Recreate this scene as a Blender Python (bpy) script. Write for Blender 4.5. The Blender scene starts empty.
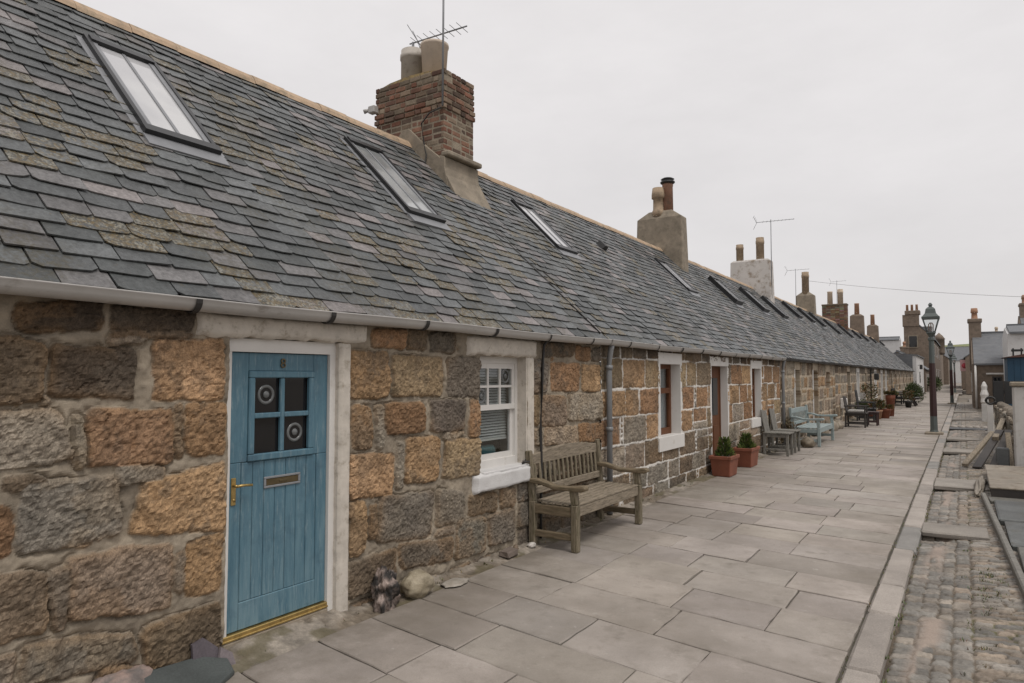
import bpy, bmesh, math, random
import numpy as np
from mathutils import Vector, Matrix
R = math.radians
rnd = random.Random(7)
scene = bpy.context.scene
COL = scene.collection

# ------------------------------------------------------------------ helpers
def link(o, parent=None):
    COL.objects.link(o)
    if parent is not None: o.parent = parent
    return o

def tag(o, label, cat, group=None):
    o['label'] = label; o['category'] = cat
    if group: o['group'] = group
    return o

def thing(name, label, cat, loc=(0, 0, 0), group=None, rz=0):
    o = bpy.data.objects.new(name, None); COL.objects.link(o)
    o.location = loc; o.rotation_euler = (0, 0, rz); o.empty_display_size = .2
    return tag(o, label, cat, group)

class MB:
    """collects faces, one mesh object at the end"""
    def __init__(s): s.v = []; s.f = []; s.c = []; s.m = []; s.sm = []
    def add(s, vs, fs, col=(1, 1, 1, 0), mi=0, smooth=False):
        b = len(s.v); s.v.extend([tuple(p) for p in vs])
        if len(col) == 3: col = (*col, 0)
        for f in fs:
            s.f.append([b + i for i in f]); s.c.append(col); s.m.append(mi); s.sm.append(smooth)
    def box(s, x0, y0, z0, x1, y1, z1, col=(1, 1, 1, 0), mi=0, bev=0.0, M=None, jit=0):
        if bev <= 0:
            vs = [(x0,y0,z0),(x1,y0,z0),(x1,y1,z0),(x0,y1,z0),(x0,y0,z1),(x1,y0,z1),(x1,y1,z1),(x0,y1,z1)]
            fs = [(0,3,2,1),(4,5,6,7),(0,1,5,4),(1,2,6,5),(2,3,7,6),(3,0,4,7)]
        else:
            bev = min(bev, .45*abs(x1-x0), .45*abs(y1-y0), .45*abs(z1-z0))
            vs = []; idx = {}
            X = (x0, x1); Y = (y0, y1); Z = (z0, z1)
            for i in (0, 1):
                for j in (0, 1):
                    for k in (0, 1):
                        sx, sy, sz = (1-2*i)*bev, (1-2*j)*bev, (1-2*k)*bev
                        idx[i,j,k,'x'] = len(vs); vs.append((X[i], Y[j]+sy, Z[k]+sz))
                        idx[i,j,k,'y'] = len(vs); vs.append((X[i]+sx, Y[j], Z[k]+sz))
                        idx[i,j,k,'z'] = len(vs); vs.append((X[i]+sx, Y[j]+sy, Z[k]))
            fs = []
            def F(l): fs.append([idx[t] for t in l])
            for i in (0, 1):
                q = [(0,0),(1,0),(1,1),(0,1)]
                F([(i,a,b,'x') for a, b in (q if i else q[::-1])])
                F([(b,i,a,'y') for a, b in (q if i else q[::-1])])
                F([(a,b,i,'z') for a, b in (q if i else q[::-1])])
            for i in (0, 1):
                for j in (0, 1):
                    fl = (i + j) % 2
                    a = [(i,j,0,'x'),(i,j,1,'x'),(i,j,1,'y'),(i,j,0,'y')]; F(a if fl else a[::-1])
                    a = [(i,0,j,'z'),(i,1,j,'z'),(i,1,j,'x'),(i,0,j,'x')]; F(a if fl else a[::-1])
                    a = [(0,i,j,'y'),(1,i,j,'y'),(1,i,j,'z'),(0,i,j,'z')]; F(a if fl else a[::-1])
                    for k in (0, 1):
                        t = [(i,j,k,'x'),(i,j,k,'y'),(i,j,k,'z')]; F(t if (i+j+k) % 2 else t[::-1])
        if jit: vs = [tuple(c + rnd.uniform(-jit, jit) for c in p) for p in vs]
        if M is not None: vs = [tuple(M @ Vector(p)) for p in vs]
        s.add(vs, fs, col, mi)
    def beam(s, a, b, w, h, col=(1, 1, 1, 0), mi=0, bev=.006, up=(0, 0, 1)):
        a, b = Vector(a), Vector(b); d = b - a; L = d.length; d.normalize()
        u = Vector(up); sd = d.cross(u)
        if sd.length < 1e-3: sd = d.cross(Vector((1, 0, 0)))
        sd.normalize(); u = sd.cross(d)
        M = Matrix((( d.x, sd.x, u.x, a.x),(d.y, sd.y, u.y, a.y),(d.z, sd.z, u.z, a.z),(0,0,0,1)))
        s.box(0, -w/2, -h/2, L, w/2, h/2, col, mi, bev, M)
    def tube(s, pts, r, col=(1, 1, 1, 0), mi=0, n=8, cap=True):
        pts = [Vector(p) for p in pts]; rs = r if isinstance(r, (list, tuple)) else [r]*len(pts)
        vs = []; fs = []
        for i, p in enumerate(pts):
            d = (pts[min(i+1, len(pts)-1)] - pts[max(i-1, 0)]).normalized()
            a = d.cross(Vector((0, 0, 1)))
            if a.length < .05: a = d.cross(Vector((0, 1, 0)))
            a.normalize(); b = d.cross(a)
            for k in range(n):
                t = 2*math.pi*k/n; vs.append(p + (a*math.cos(t) + b*math.sin(t))*rs[i])
        for i in range(len(pts)-1):
            for k in range(n):
                k2 = (k+1) % n; fs.append((i*n+k, i*n+k2, (i+1)*n+k2, (i+1)*n+k))
        if cap: fs.append(tuple(range(n))[::-1]); fs.append(tuple(range((len(pts)-1)*n, len(pts)*n)))
        s.add(vs, fs, col, mi, True)
    def lathe(s, prof, c=(0, 0, 0), n=20, col=(1, 1, 1, 0), mi=0, smooth=True, ph=0):
        vs = []; fs = []
        for r, z in prof:
            for k in range(n):
                t = 2*math.pi*k/n + ph; vs.append((c[0]+r*math.cos(t), c[1]+r*math.sin(t), c[2]+z))
        for i in range(len(prof)-1):
            for k in range(n):
                k2 = (k+1) % n; fs.append((i*n+k, i*n+k2, (i+1)*n+k2, (i+1)*n+k))
        fs.append(tuple(range(n))[::-1]); fs.append(tuple(range((len(prof)-1)*n, len(prof)*n)))
        s.add(vs, fs, col, mi, smooth)
    def prism(s, poly, axis, a, b, col=(1, 1, 1, 0), mi=0):
        """poly: 2-D outline swept along axis from a to b"""
        def P(p, t):
            if axis == 'y': return (p[0], t, p[1])
            if axis == 'x': return (t, p[0], p[1])
            return (p[0], p[1], t)
        n = len(poly); vs = [P(p, a) for p in poly] + [P(p, b) for p in poly]
        fs = [tuple(range(n))[::-1], tuple(range(n, 2*n))] + [(i, (i+1) % n, n+(i+1) % n, n+i) for i in range(n)]
        s.add(vs, fs, col, mi)
    def build(s, name, mats, parent=None, loc=None):
        me = bpy.data.meshes.new(name); me.from_pydata(s.v, [], s.f)
        for m in (mats if isinstance(mats, (list, tuple)) else [mats]): me.materials.append(m)
        me.polygons.foreach_set('material_index', s.m); me.polygons.foreach_set('use_smooth', s.sm)
        at = me.attributes.new('col', 'FLOAT_COLOR', 'FACE')
        at.data.foreach_set('color', np.array(s.c, dtype=np.float32).ravel())
        bm = bmesh.new(); bm.from_mesh(me); bmesh.ops.recalc_face_normals(bm, faces=bm.faces); bm.to_mesh(me); bm.free()
        me.update()
        o = bpy.data.objects.new(name, me); link(o, parent)
        if loc: o.location = loc
        return o

# value noise in numpy
def _h(ix, iy, s):
    n = (ix.astype(np.int64)*374761393 + iy.astype(np.int64)*668265263 + s*982451653) & 0x7fffffff
    n = ((n ^ (n >> 13))*1274126177) & 0x7fffffff
    return ((n ^ (n >> 16)) & 0xffff)/65535.0
def vnoise(x, y, s=0):
    ix = np.floor(x); iy = np.floor(y); fx = x-ix; fy = y-iy
    fx = fx*fx*fx*(fx*(fx*6-15)+10); fy = fy*fy*fy*(fy*(fy*6-15)+10)
    a = _h(ix, iy, s); b = _h(ix+1, iy, s); c = _h(ix, iy+1, s); d = _h(ix+1, iy+1, s)
    return (a+(b-a)*fx + (c-a)*fy + (a-b-c+d)*fx*fy)*2-1
def fbm(x, y, s=0, o=4):
    r = 0; a = .5
    for k in range(o):
        r = r + a*vnoise(x, y, s+k*17); x = x*2.03+3.1; y = y*2.03+1.7; a *= .5
    return r

def grid_mesh(name, P, C, mat, keep=None, extra=None, parent=None, smooth=True):
    """P (n,m,3) points, C (n,m,4) colours; keep (n-1,m-1) mask of quads; extra = (verts, cols, quads)"""
    n, m = P.shape[:2]
    idx = np.arange(n*m).reshape(n, m)
    q = np.stack([idx[:-1, :-1], idx[1:, :-1], idx[1:, 1:], idx[:-1, 1:]], -1)
    q = q[keep] if keep is not None else q.reshape(-1, 4)
    V = P.reshape(-1, 3); Cc = C.reshape(-1, 4)
    if extra is not None:
        V = np.concatenate([V, extra[0]]); Cc = np.concatenate([Cc, extra[1]]); q = np.concatenate([q, extra[2]])
    me = bpy.data.meshes.new(name)
    me.vertices.add(len(V)); me.vertices.foreach_set('co', V.astype(np.float32).ravel())
    me.loops.add(len(q)*4); me.loops.foreach_set('vertex_index', q.astype(np.int32).ravel())
    me.polygons.add(len(q)); me.polygons.foreach_set('loop_start', np.arange(0, len(q)*4, 4, dtype=np.int32))
    me.polygons.foreach_set('use_smooth', np.full(len(q), smooth))
    at = me.attributes.new('col', 'FLOAT_COLOR', 'POINT'); at.data.foreach_set('color', Cc.astype(np.float32).ravel())
    me.update(calc_edges=True); me.validate()
    me.materials.append(mat)
    return link(bpy.data.objects.new(name, me), parent)

# ------------------------------------------------------------------ materials
def newmat(name):
    m = bpy.data.materials.new(name); m.use_nodes = True
    nt = m.node_tree; b = nt.nodes['Principled BSDF']
    return m, nt, b
def N(nt, typ, **kw):
    n = nt.nodes.new(typ)
    for k, v in kw.items(): setattr(n, k, v)
    return n
def noise(nt, vec, scale, detail=4, rough=.6):
    n = N(nt, 'ShaderNodeTexNoise'); n.inputs['Scale'].default_value = scale; n.inputs['Detail'].default_value = detail
    n.inputs['Roughness'].default_value = rough; nt.links.new(vec, n.inputs['Vector']); return n.outputs['Fac']
def maprange(nt, val, a, b, c, d):
    n = N(nt, 'ShaderNodeMapRange'); nt.links.new(val, n.inputs[0])
    for i, x in enumerate((a, b, c, d)): n.inputs[1+i].default_value = x
    return n.outputs[0]
def mixc(nt, fac, a, b, mode='MIX'):
    n = N(nt, 'ShaderNodeMix', data_type='RGBA', blend_type=mode)
    for s, v in ((0, fac), (6, a), (7, b)):
        if hasattr(v, 'links') or hasattr(v, 'is_linked'): nt.links.new(v, n.inputs[s])
        elif s == 0: n.inputs[0].default_value = v
        else: n.inputs[s].default_value = (*v[:3], 1)
    return n.outputs[2]
def math_(nt, op, a, b=None):
    n = N(nt, 'ShaderNodeMath', operation=op)
    for i, v in enumerate((a, b)):
        if v is None: continue
        if hasattr(v, 'is_linked'): nt.links.new(v, n.inputs[i])
        else: n.inputs[i].default_value = v
    return n.outputs[0]
def bump(nt, b, h, strength, dist=.01):
    n = N(nt, 'ShaderNodeBump'); n.inputs['Strength'].default_value = strength; n.inputs['Distance'].default_value = dist
    nt.links.new(h, n.inputs['Height']); nt.links.new(n.outputs[0], b.inputs['Normal'])
def coords(nt, sc=(1, 1, 1)):
    t = N(nt, 'ShaderNodeTexCoord'); mp = N(nt, 'ShaderNodeMapping'); mp.inputs['Scale'].default_value = sc
    nt.links.new(t.outputs['Object'], mp.inputs[0]); return mp.outputs[0]

def mat_attr(name, rough=.85, grain=70, gamt=.35, blot=3, bamt=.25, bst=.35, bscale=120, spec=.3, dirt=None, dirt_scale=4, dirt_lo=.55, dirt_hi=.7, bdist=.006, masked=False, spots=None):
    """colour from the 'col' attribute, broken up by fine grain and broad blotches"""
    m, nt, b = newmat(name); v = coords(nt)
    a = N(nt, 'ShaderNodeAttribute', attribute_name='col')
    g = maprange(nt, noise(nt, v, grain, 5, .7), .25, .75, 1-gamt, 1+gamt)
    bl = maprange(nt, noise(nt, v, blot, 4, .6), .3, .7, 1-bamt, 1+bamt)
    if masked:      # alpha marks stone (coarse grain) against mortar (fine)
        am = maprange(nt, a.outputs['Alpha'], 0, 1, .30, 1)
        g = math_(nt, 'ADD', math_(nt, 'MULTIPLY', math_(nt, 'SUBTRACT', g, 1.0), am), 1.0)
    k = math_(nt, 'MULTIPLY', g, bl)
    vm = N(nt, 'ShaderNodeVectorMath', operation='SCALE'); nt.links.new(a.outputs['Color'], vm.inputs[0]); nt.links.new(k, vm.inputs['Scale'])
    c = vm.outputs[0]
    if spots is not None:
        f = maprange(nt, noise(nt, v, 16, 3, .55), .66, .72, 0, .55); c = mixc(nt, f, c, spots)
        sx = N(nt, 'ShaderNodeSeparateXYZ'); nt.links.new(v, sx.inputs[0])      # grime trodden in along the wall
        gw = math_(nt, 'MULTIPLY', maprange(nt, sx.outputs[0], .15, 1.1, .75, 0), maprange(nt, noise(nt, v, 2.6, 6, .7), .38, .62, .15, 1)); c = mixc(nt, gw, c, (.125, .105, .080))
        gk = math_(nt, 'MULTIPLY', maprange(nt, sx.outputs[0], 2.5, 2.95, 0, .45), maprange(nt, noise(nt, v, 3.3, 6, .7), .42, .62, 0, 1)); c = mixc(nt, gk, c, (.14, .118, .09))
        f = maprange(nt, noise(nt, v, 7, 7, .75), .53, .68, 0, .42); c = mixc(nt, f, c, (.185, .16, .132))
        f = maprange(nt, noise(nt, v, 55, 3, .6), .68, .74, 0, .5); c = mixc(nt, f, c, (.10, .09, .075))
        f = maprange(nt, noise(nt, v, .75, 6, .65), .44, .64, 0, .50); c = mixc(nt, f, c, (.165, .142, .115))
    if dirt is not None:
        f = maprange(nt, noise(nt, v, dirt_scale, 6, .65), dirt_lo, dirt_hi, 0, 1)
        c = mixc(nt, f, c, dirt)
    nt.links.new(c, b.inputs['Base Color'])
    b.inputs['Roughness'].default_value = rough; b.inputs['Specular IOR Level'].default_value = spec
    bump(nt, b, noise(nt, v, bscale, 6, .7), bst, bdist)
    return m

def mat_plain(name, col, rough=.5, var=.12, scale=6, stretch=(1, 1, 1), col2=None, lo=.5, hi=.7, bst=.1, bscale=60, metal=0, spec=.5):
    m, nt, b = newmat(name); v = coords(nt, stretch)
    k = maprange(nt, noise(nt, v, scale, 6, .65), .3, .7, 1-var, 1+var)
    vm = N(nt, 'ShaderNodeVectorMath', operation='SCALE'); vm.inputs[0].default_value = col; nt.links.new(k, vm.inputs['Scale'])
    c = vm.outputs[0]
    if col2 is not None:
        f = maprange(nt, noise(nt, v, scale*1.7, 7, .7), lo, hi, 0, 1); c = mixc(nt, f, c, col2)
    nt.links.new(c, b.inputs['Base Color'])
    b.inputs['Roughness'].default_value = rough; b.inputs['Metallic'].default_value = metal; b.inputs['Specular IOR Level'].default_value = spec
    if bst: bump(nt, b, noise(nt, v, bscale, 5, .65), bst, .006)
    return m

M = {}
M['stone'] = mat_attr('stone_masonry', .9, 130, .55, 7, .12, .4, 200, .2, bdist=.012, masked=True)
M['stone_far'] = mat_attr('stone_masonry_far', .88, 30, .35, 3, .2, .3, 80, .25)
M['flag'] = mat_attr('flagstone', .78, 140, .16, 2.2, .14, .35, 150, .3, dirt=(.135, .118, .095), dirt_scale=3.1, dirt_lo=.58, dirt_hi=.84, bdist=.004, spots=(.40, .38, .34))
M['cobble'] = mat_attr('cobble', .65, 90, .25, 4, .2, .4, 140, .4)
M['plain'] = mat_attr('attribute_paint', .6, 60, .10, 3, .12, .15, 80, .4)
M['wood'] = mat_plain('weathered_timber', (.235, .196, .148), .75, .35, 5, (9, 1.2, 9), (.105, .086, .054), .5, .66, .35, 30, spec=.25)
M['wood_along_x'] = mat_plain('weathered_timber_x', (.17, .132, .086), .75, .35, 5, (1.2, 9, 9), (.080, .068, .040), .5, .66, .35, 30, spec=.25)
M['wood_upright'] = mat_plain('weathered_timber_z', (.19, .158, .112), .75, .35, 5, (9, 9, 1.2), (.075, .068, .036), .48, .64, .35, 30, spec=.25)
M['white'] = mat_plain('white_paint', (.62, .60, .57), .5, .06, 3, (1, 1, 1), (.42, .38, .32), .60, .78, .12, 40)
M['oldwhite'] = mat_plain('old_limewash', (.53, .485, .425), .88, .14, 9, (1, 1, 1), (.30, .26, .205), .54, .72, .4, 40, spec=.2)
M['gutter'] = mat_plain('aged_white_plastic', (.40, .385, .365), .42, .12, 4, (1, .5, 1), (.22, .20, .175), .58, .72, .04, 40)
M['greypipe'] = mat_plain('grey_plastic', (.19, .195, .20), .45, .12, 4, bst=.03)
M['blackiron'] = mat_plain('black_iron', (.018, .018, .018), .5, .2, 6, bst=.1)
M['darkframe'] = mat_plain('dark_aluminium', (.014, .0145, .0155), .38, .1, 5, bst=.03)
M['lead'] = mat_plain('lead_flashing', (.20, .205, .215), .5, .12, 7, bst=.15, bscale=20)
M['brass'] = mat_plain('brass', (.46, .33, .13), .42, .25, 20, col2=(.22, .15, .06), lo=.55, hi=.75, bst=.05, metal=.9)
M['brownpaint'] = mat_plain('brown_joinery', (.115, .047, .022), .62, .25, 6, (6, 6, 1), bst=.1, spec=.2)
M['terracotta'] = mat_plain('terracotta', (.19, .062, .033), .75, .2, 5, col2=(.24, .13, .085), lo=.58, hi=.8, bst=.12)
M['claypot'] = mat_plain('clay_chimney_pot', (.50, .405, .305), .85, .15, 6, col2=(.2, .16, .11), lo=.55, hi=.75, bst=.3)
M['greypot'] = mat_plain('grey_chimney_pot', (.43, .395, .35), .88, .15, 6, col2=(.17, .15, .12), lo=.55, hi=.75, bst=.3)
M['orangepot'] = mat_plain('orange_chimney_pot', (.33, .185, .115), .85, .15, 6, col2=(.2, .12, .08), lo=.55, hi=.75, bst=.3)
M['agedpot'] = mat_plain('aged_chimney_pot', (.34, .255, .175), .88, .2, 6, col2=(.15, .12, .085), lo=.5, hi=.7, bst=.3)
M['creampot'] = mat_plain('cream_chimney_pot', (.54, .455, .37), .85, .12, 6, col2=(.36, .29, .22), lo=.58, hi=.75, bst=.3)
M['redpot'] = mat_plain('red_clay_pot', (.25, .135, .09), .85, .2, 6, col2=(.14, .10, .075), lo=.5, hi=.7, bst=.3)
M['wire'] = mat_plain('grey_wire', (.26, .26, .26), .6, .1, 3, bst=0)
M['ridge'] = mat_plain('ridge_clay', (.40, .29, .195), .85, .2, 5, col2=(.20, .17, .12), lo=.5, hi=.7, bst=.4, bscale=40)
M['render'] = mat_plain('grey_render', (.25, .21, .16), .9, .25, 4, col2=(.15, .128, .095), lo=.48, hi=.72, bst=.5, bscale=60)
M['renderpale'] = mat_plain('pale_render', (.47, .455, .43), .9, .12, 3, col2=(.27, .24, .195), lo=.52, hi=.75, bst=.5, bscale=60)
M['whitewall'] = mat_plain('white_harling', (.56, .55, .54), .9, .08, 2, col2=(.36, .34, .31), lo=.56, hi=.78, bst=.5, bscale=70)
M['limewash_chimney'] = mat_plain('limewashed_chimney', (.52, .49, .46), .9, .1, 3, col2=(.27, .22, .17), lo=.50, hi=.66, bst=.5, bscale=50)
M['granite'] = mat_plain('brown_granite', (.185, .142, .108), .9, .22, 2.5, col2=(.11, .088, .068), lo=.5, hi=.7, bst=.5, bscale=14)
M['slateplain'] = mat_plain('distant_slate', (.115, .12, .128), .6, .2, 2.2, (1, 1, 3), col2=(.15, .15, .15), lo=.5, hi=.7, bst=.5, bscale=14)
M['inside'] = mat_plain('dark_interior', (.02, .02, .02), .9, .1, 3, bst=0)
M['blind'] = mat_plain('pale_blind', (.50, .50, .48), .6, .05, 3, bst=0)
M['curtain_or_dark'] = mat_plain('grey_blue_net_curtain', (.30, .33, .35), .8, .15, 3, (1, 14, 1), bst=.2)
M['tealthing'] = mat_plain('teal_cloth', (.03, .10, .11), .8, .15, 8, bst=.2)
M['leaf'] = mat_attr('leaves', .6, 30, .2, 3, .2, .05, 60, .3)
M['rope'] = mat_plain('old_cable', (.022, .020, .018), .6, .2, 10, bst=.1)
M['bluegrey'] = mat_plain('pale_blue_paint', (.265, .315, .312), .6, .14, 4, (1, 1, 3), col2=(.15, .19, .19), lo=.55, hi=.75, bst=.15)
M['greywood'] = mat_plain('silvered_timber', (.175, .165, .145), .8, .3, 5, (2, 8, 2), col2=(.09, .085, .07), lo=.5, hi=.68, bst=.35, bscale=30)
M['darkwood'] = mat_plain('dark_stained_timber', (.034, .028, .024), .6, .3, 5, bst=.2)
M['maroon'] = mat_plain('maroon_paint', (.036, .0145, .0135), .5, .15, 3, bst=.08)
M['greygreen'] = mat_plain('grey_green_paint', (.085, .10, .095), .5, .12, 3, bst=.08)
M['blueshed'] = mat_plain('blue_shed_paint', (.010, .045, .085), .6, .15, 3, (1, 8, 1), bst=.15)
M['red'] = mat_plain('red_paint', (.33, .03, .045), .6, .1, 3, bst=.05)
M['pink'] = mat_plain('faded_pink_cloth', (.50, .30, .30), .8, .1, 3, bst=.1)
M['grass'] = mat_plain('hill_grass', (.13, .17, .07), .95, .3, .05, col2=(.20, .19, .09), lo=.45, hi=.65, bst=0)
M['earth'] = mat_plain('earth', (.17, .145, .115), .95, .25, .7, col2=(.12, .10, .08), lo=.45, hi=.7, bst=.3, bscale=20)
M['joint'] = mat_plain('sand_joint', (.075, .066, .052), .95, .3, 6, col2=(.05, .048, .03), lo=.5, hi=.7, bst=.3)

def mat_slate():
    m, nt, b = newmat('roof_slate'); v = coords(nt)
    a = N(nt, 'ShaderNodeAttribute', attribute_name='col')
    g = maprange(nt, noise(nt, v, 40, 6, .7), .3, .7, .58, 1.42)
    g2 = maprange(nt, noise(nt, v, 9, 4, .6), .3, .7, .82, 1.18)
    g3 = maprange(nt, noise(nt, v, .9, 5, .65), .35, .65, .78, 1.12)
    k = math_(nt, 'MULTIPLY', math_(nt, 'MULTIPLY', g, g2), g3)
    vm = N(nt, 'ShaderNodeVectorMath', operation='SCALE'); nt.links.new(a.outputs['Color'], vm.inputs[0]); nt.links.new(k, vm.inputs['Scale'])
    # lichen: patches on slates that carry it
    l1 = noise(nt, v, 22, 6, .7)
    thr = maprange(nt, a.outputs['Alpha'], 0, 1, .68, .30)
    li = math_(nt, 'MULTIPLY', math_(nt, 'SUBTRACT', l1, thr), 9.0)
    cl = N(nt, 'ShaderNodeClamp'); nt.links.new(li, cl.inputs[0])
    hue = maprange(nt, noise(nt, v, 26, 4, .6), .46, .56, 0, 1)
    lc = mixc(nt, hue, (.145, .100, .036), (.245, .232, .19))
    dkm = maprange(nt, noise(nt, v, 60, 4, .7), .465, .545, 0, .92); lc = mixc(nt, dkm, lc, (.040, .037, .027))
    c = mixc(nt, math_(nt, 'MULTIPLY', cl.outputs[0], .85), vm.outputs[0], lc)
    mo = math_(nt, 'MULTIPLY', maprange(nt, noise(nt, v, 1.3, 5, .6), .50, .66, 0, 1), maprange(nt, noise(nt, v, 34, 6, .75), .44, .58, 0, .8))
    c = mixc(nt, mo, c, (.062, .052, .028))
    ch = maprange(nt, noise(nt, v, 70, 5, .75), .60, .68, 0, .5); c = mixc(nt, ch, c, (.20, .195, .185))
    nt.links.new(c, b.inputs['Base Color'])
    rr = maprange(nt, noise(nt, v, 12, 3, .6), .3, .7, .42, .66); nt.links.new(rr, b.inputs['Roughness'])
    b.inputs['Specular IOR Level'].default_value = .5
    bump(nt, b, noise(nt, coords(nt, (1, 1, 1)), 38, 8, .75), .7, .010)
    return m
M['slate'] = mat_slate()

def mat_bluedoor():
    m, nt, b = newmat('worn_blue_paint'); v = coords(nt, (1, 5, .55)); v2 = coords(nt)
    k = maprange(nt, noise(nt, v, 6, 6, .7), .3, .7, 0, 1)
    c = mixc(nt, k, (.048, .118, .165), (.090, .182, .232))
    f = maprange(nt, noise(nt, v, 11, 7, .75), .53, .68, 0, .8)
    c = mixc(nt, f, c, (.19, .265, .295))
    sz = N(nt, 'ShaderNodeSeparateXYZ'); nt.links.new(v2, sz.inputs[0])
    low = maprange(nt, sz.outputs[2], .15, 1.0, .75, .05)          # weathering is worst low down
    fw = math_(nt, 'MULTIPLY', low, maprange(nt, noise(nt, v, 3.2, 6, .65), .40, .62, 0, 1)); c = mixc(nt, fw, c, (.16, .255, .295))
    f2 = maprange(nt, noise(nt, v2, 5, 6, .7), .52, .72, 0, .7)
    c = mixc(nt, f2, c, (.045, .095, .135))
    nt.links.new(c, b.inputs['Base Color']); b.inputs['Roughness'].default_value = .55
    bump(nt, b, noise(nt, v, 25, 5, .6), .12, .004)
    return m
M['bluedoor'] = mat_bluedoor()

def mat_glass(name, tint=(.9, .92, .92), fac_min=.06):
    m, nt, b = newmat(name); nt.nodes.remove(b)
    out = nt.nodes['Material Output']
    tr = N(nt, 'ShaderNodeBsdfTransparent'); tr.inputs[0].default_value = (*tint, 1)
    gl = N(nt, 'ShaderNodeBsdfGlossy'); gl.inputs['Roughness'].default_value = .03
    fr = N(nt, 'ShaderNodeLayerWeight'); fr.inputs[0].default_value = .5
    f = maprange(nt, math_(nt, 'POWER', fr.outputs[1], 4.0), 0, 1, fac_min, .8)
    mx = N(nt, 'ShaderNodeMixShader'); nt.links.new(f, mx.inputs[0]); nt.links.new(tr.outputs[0], mx.inputs[1]); nt.links.new(gl.outputs[0], mx.inputs[2])
    nt.links.new(mx.outputs[0], out.inputs[0]); return m
M['glass'] = mat_glass('window_glass')
M['bullseye'] = mat_plain('bullseye_glass', (.12, .125, .125), .12, .15, 20, bst=.1)
M['darkpane'] = mat_plain('dark_pane', (.012, .012, .013), .06, .1, 4, bst=0)
def mat_skylight(name, c1, c2):
    m, nt, b = newmat(name); v = coords(nt)
    k = maprange(nt, noise(nt, v, 1.6, 3, .5), .42, .58, 0, 1)
    nt.links.new(mixc(nt, k, c1, c2), b.inputs['Base Color'])
    b.inputs['Roughness'].default_value = .08; b.inputs['Specular IOR Level'].default_value = .6
    return m
M['sky_pane'] = mat_skylight('pale_skylight_pane', (.42, .42, .43), (.50, .50, .50))  # pale blind and reflected sky both put into the pane colour
M['sky_pane_dark'] = mat_skylight('skylight_pane', (.20, .21, .21), (.36, .37, .37))  # sky reflection mixed into the glass colour as patchy grey

# ------------------------------------------------------------------ the terrace
WORLD = set()
_link = link
def link(o, parent=None):
    _link(o, parent)
    if parent is not None and parent.name in WORLD: o.location = -parent.location
    return o
def wthing(name, label, cat, loc, group=None):
    o = thing(name, label, cat, loc, group); WORLD.add(o.name); return o

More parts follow.
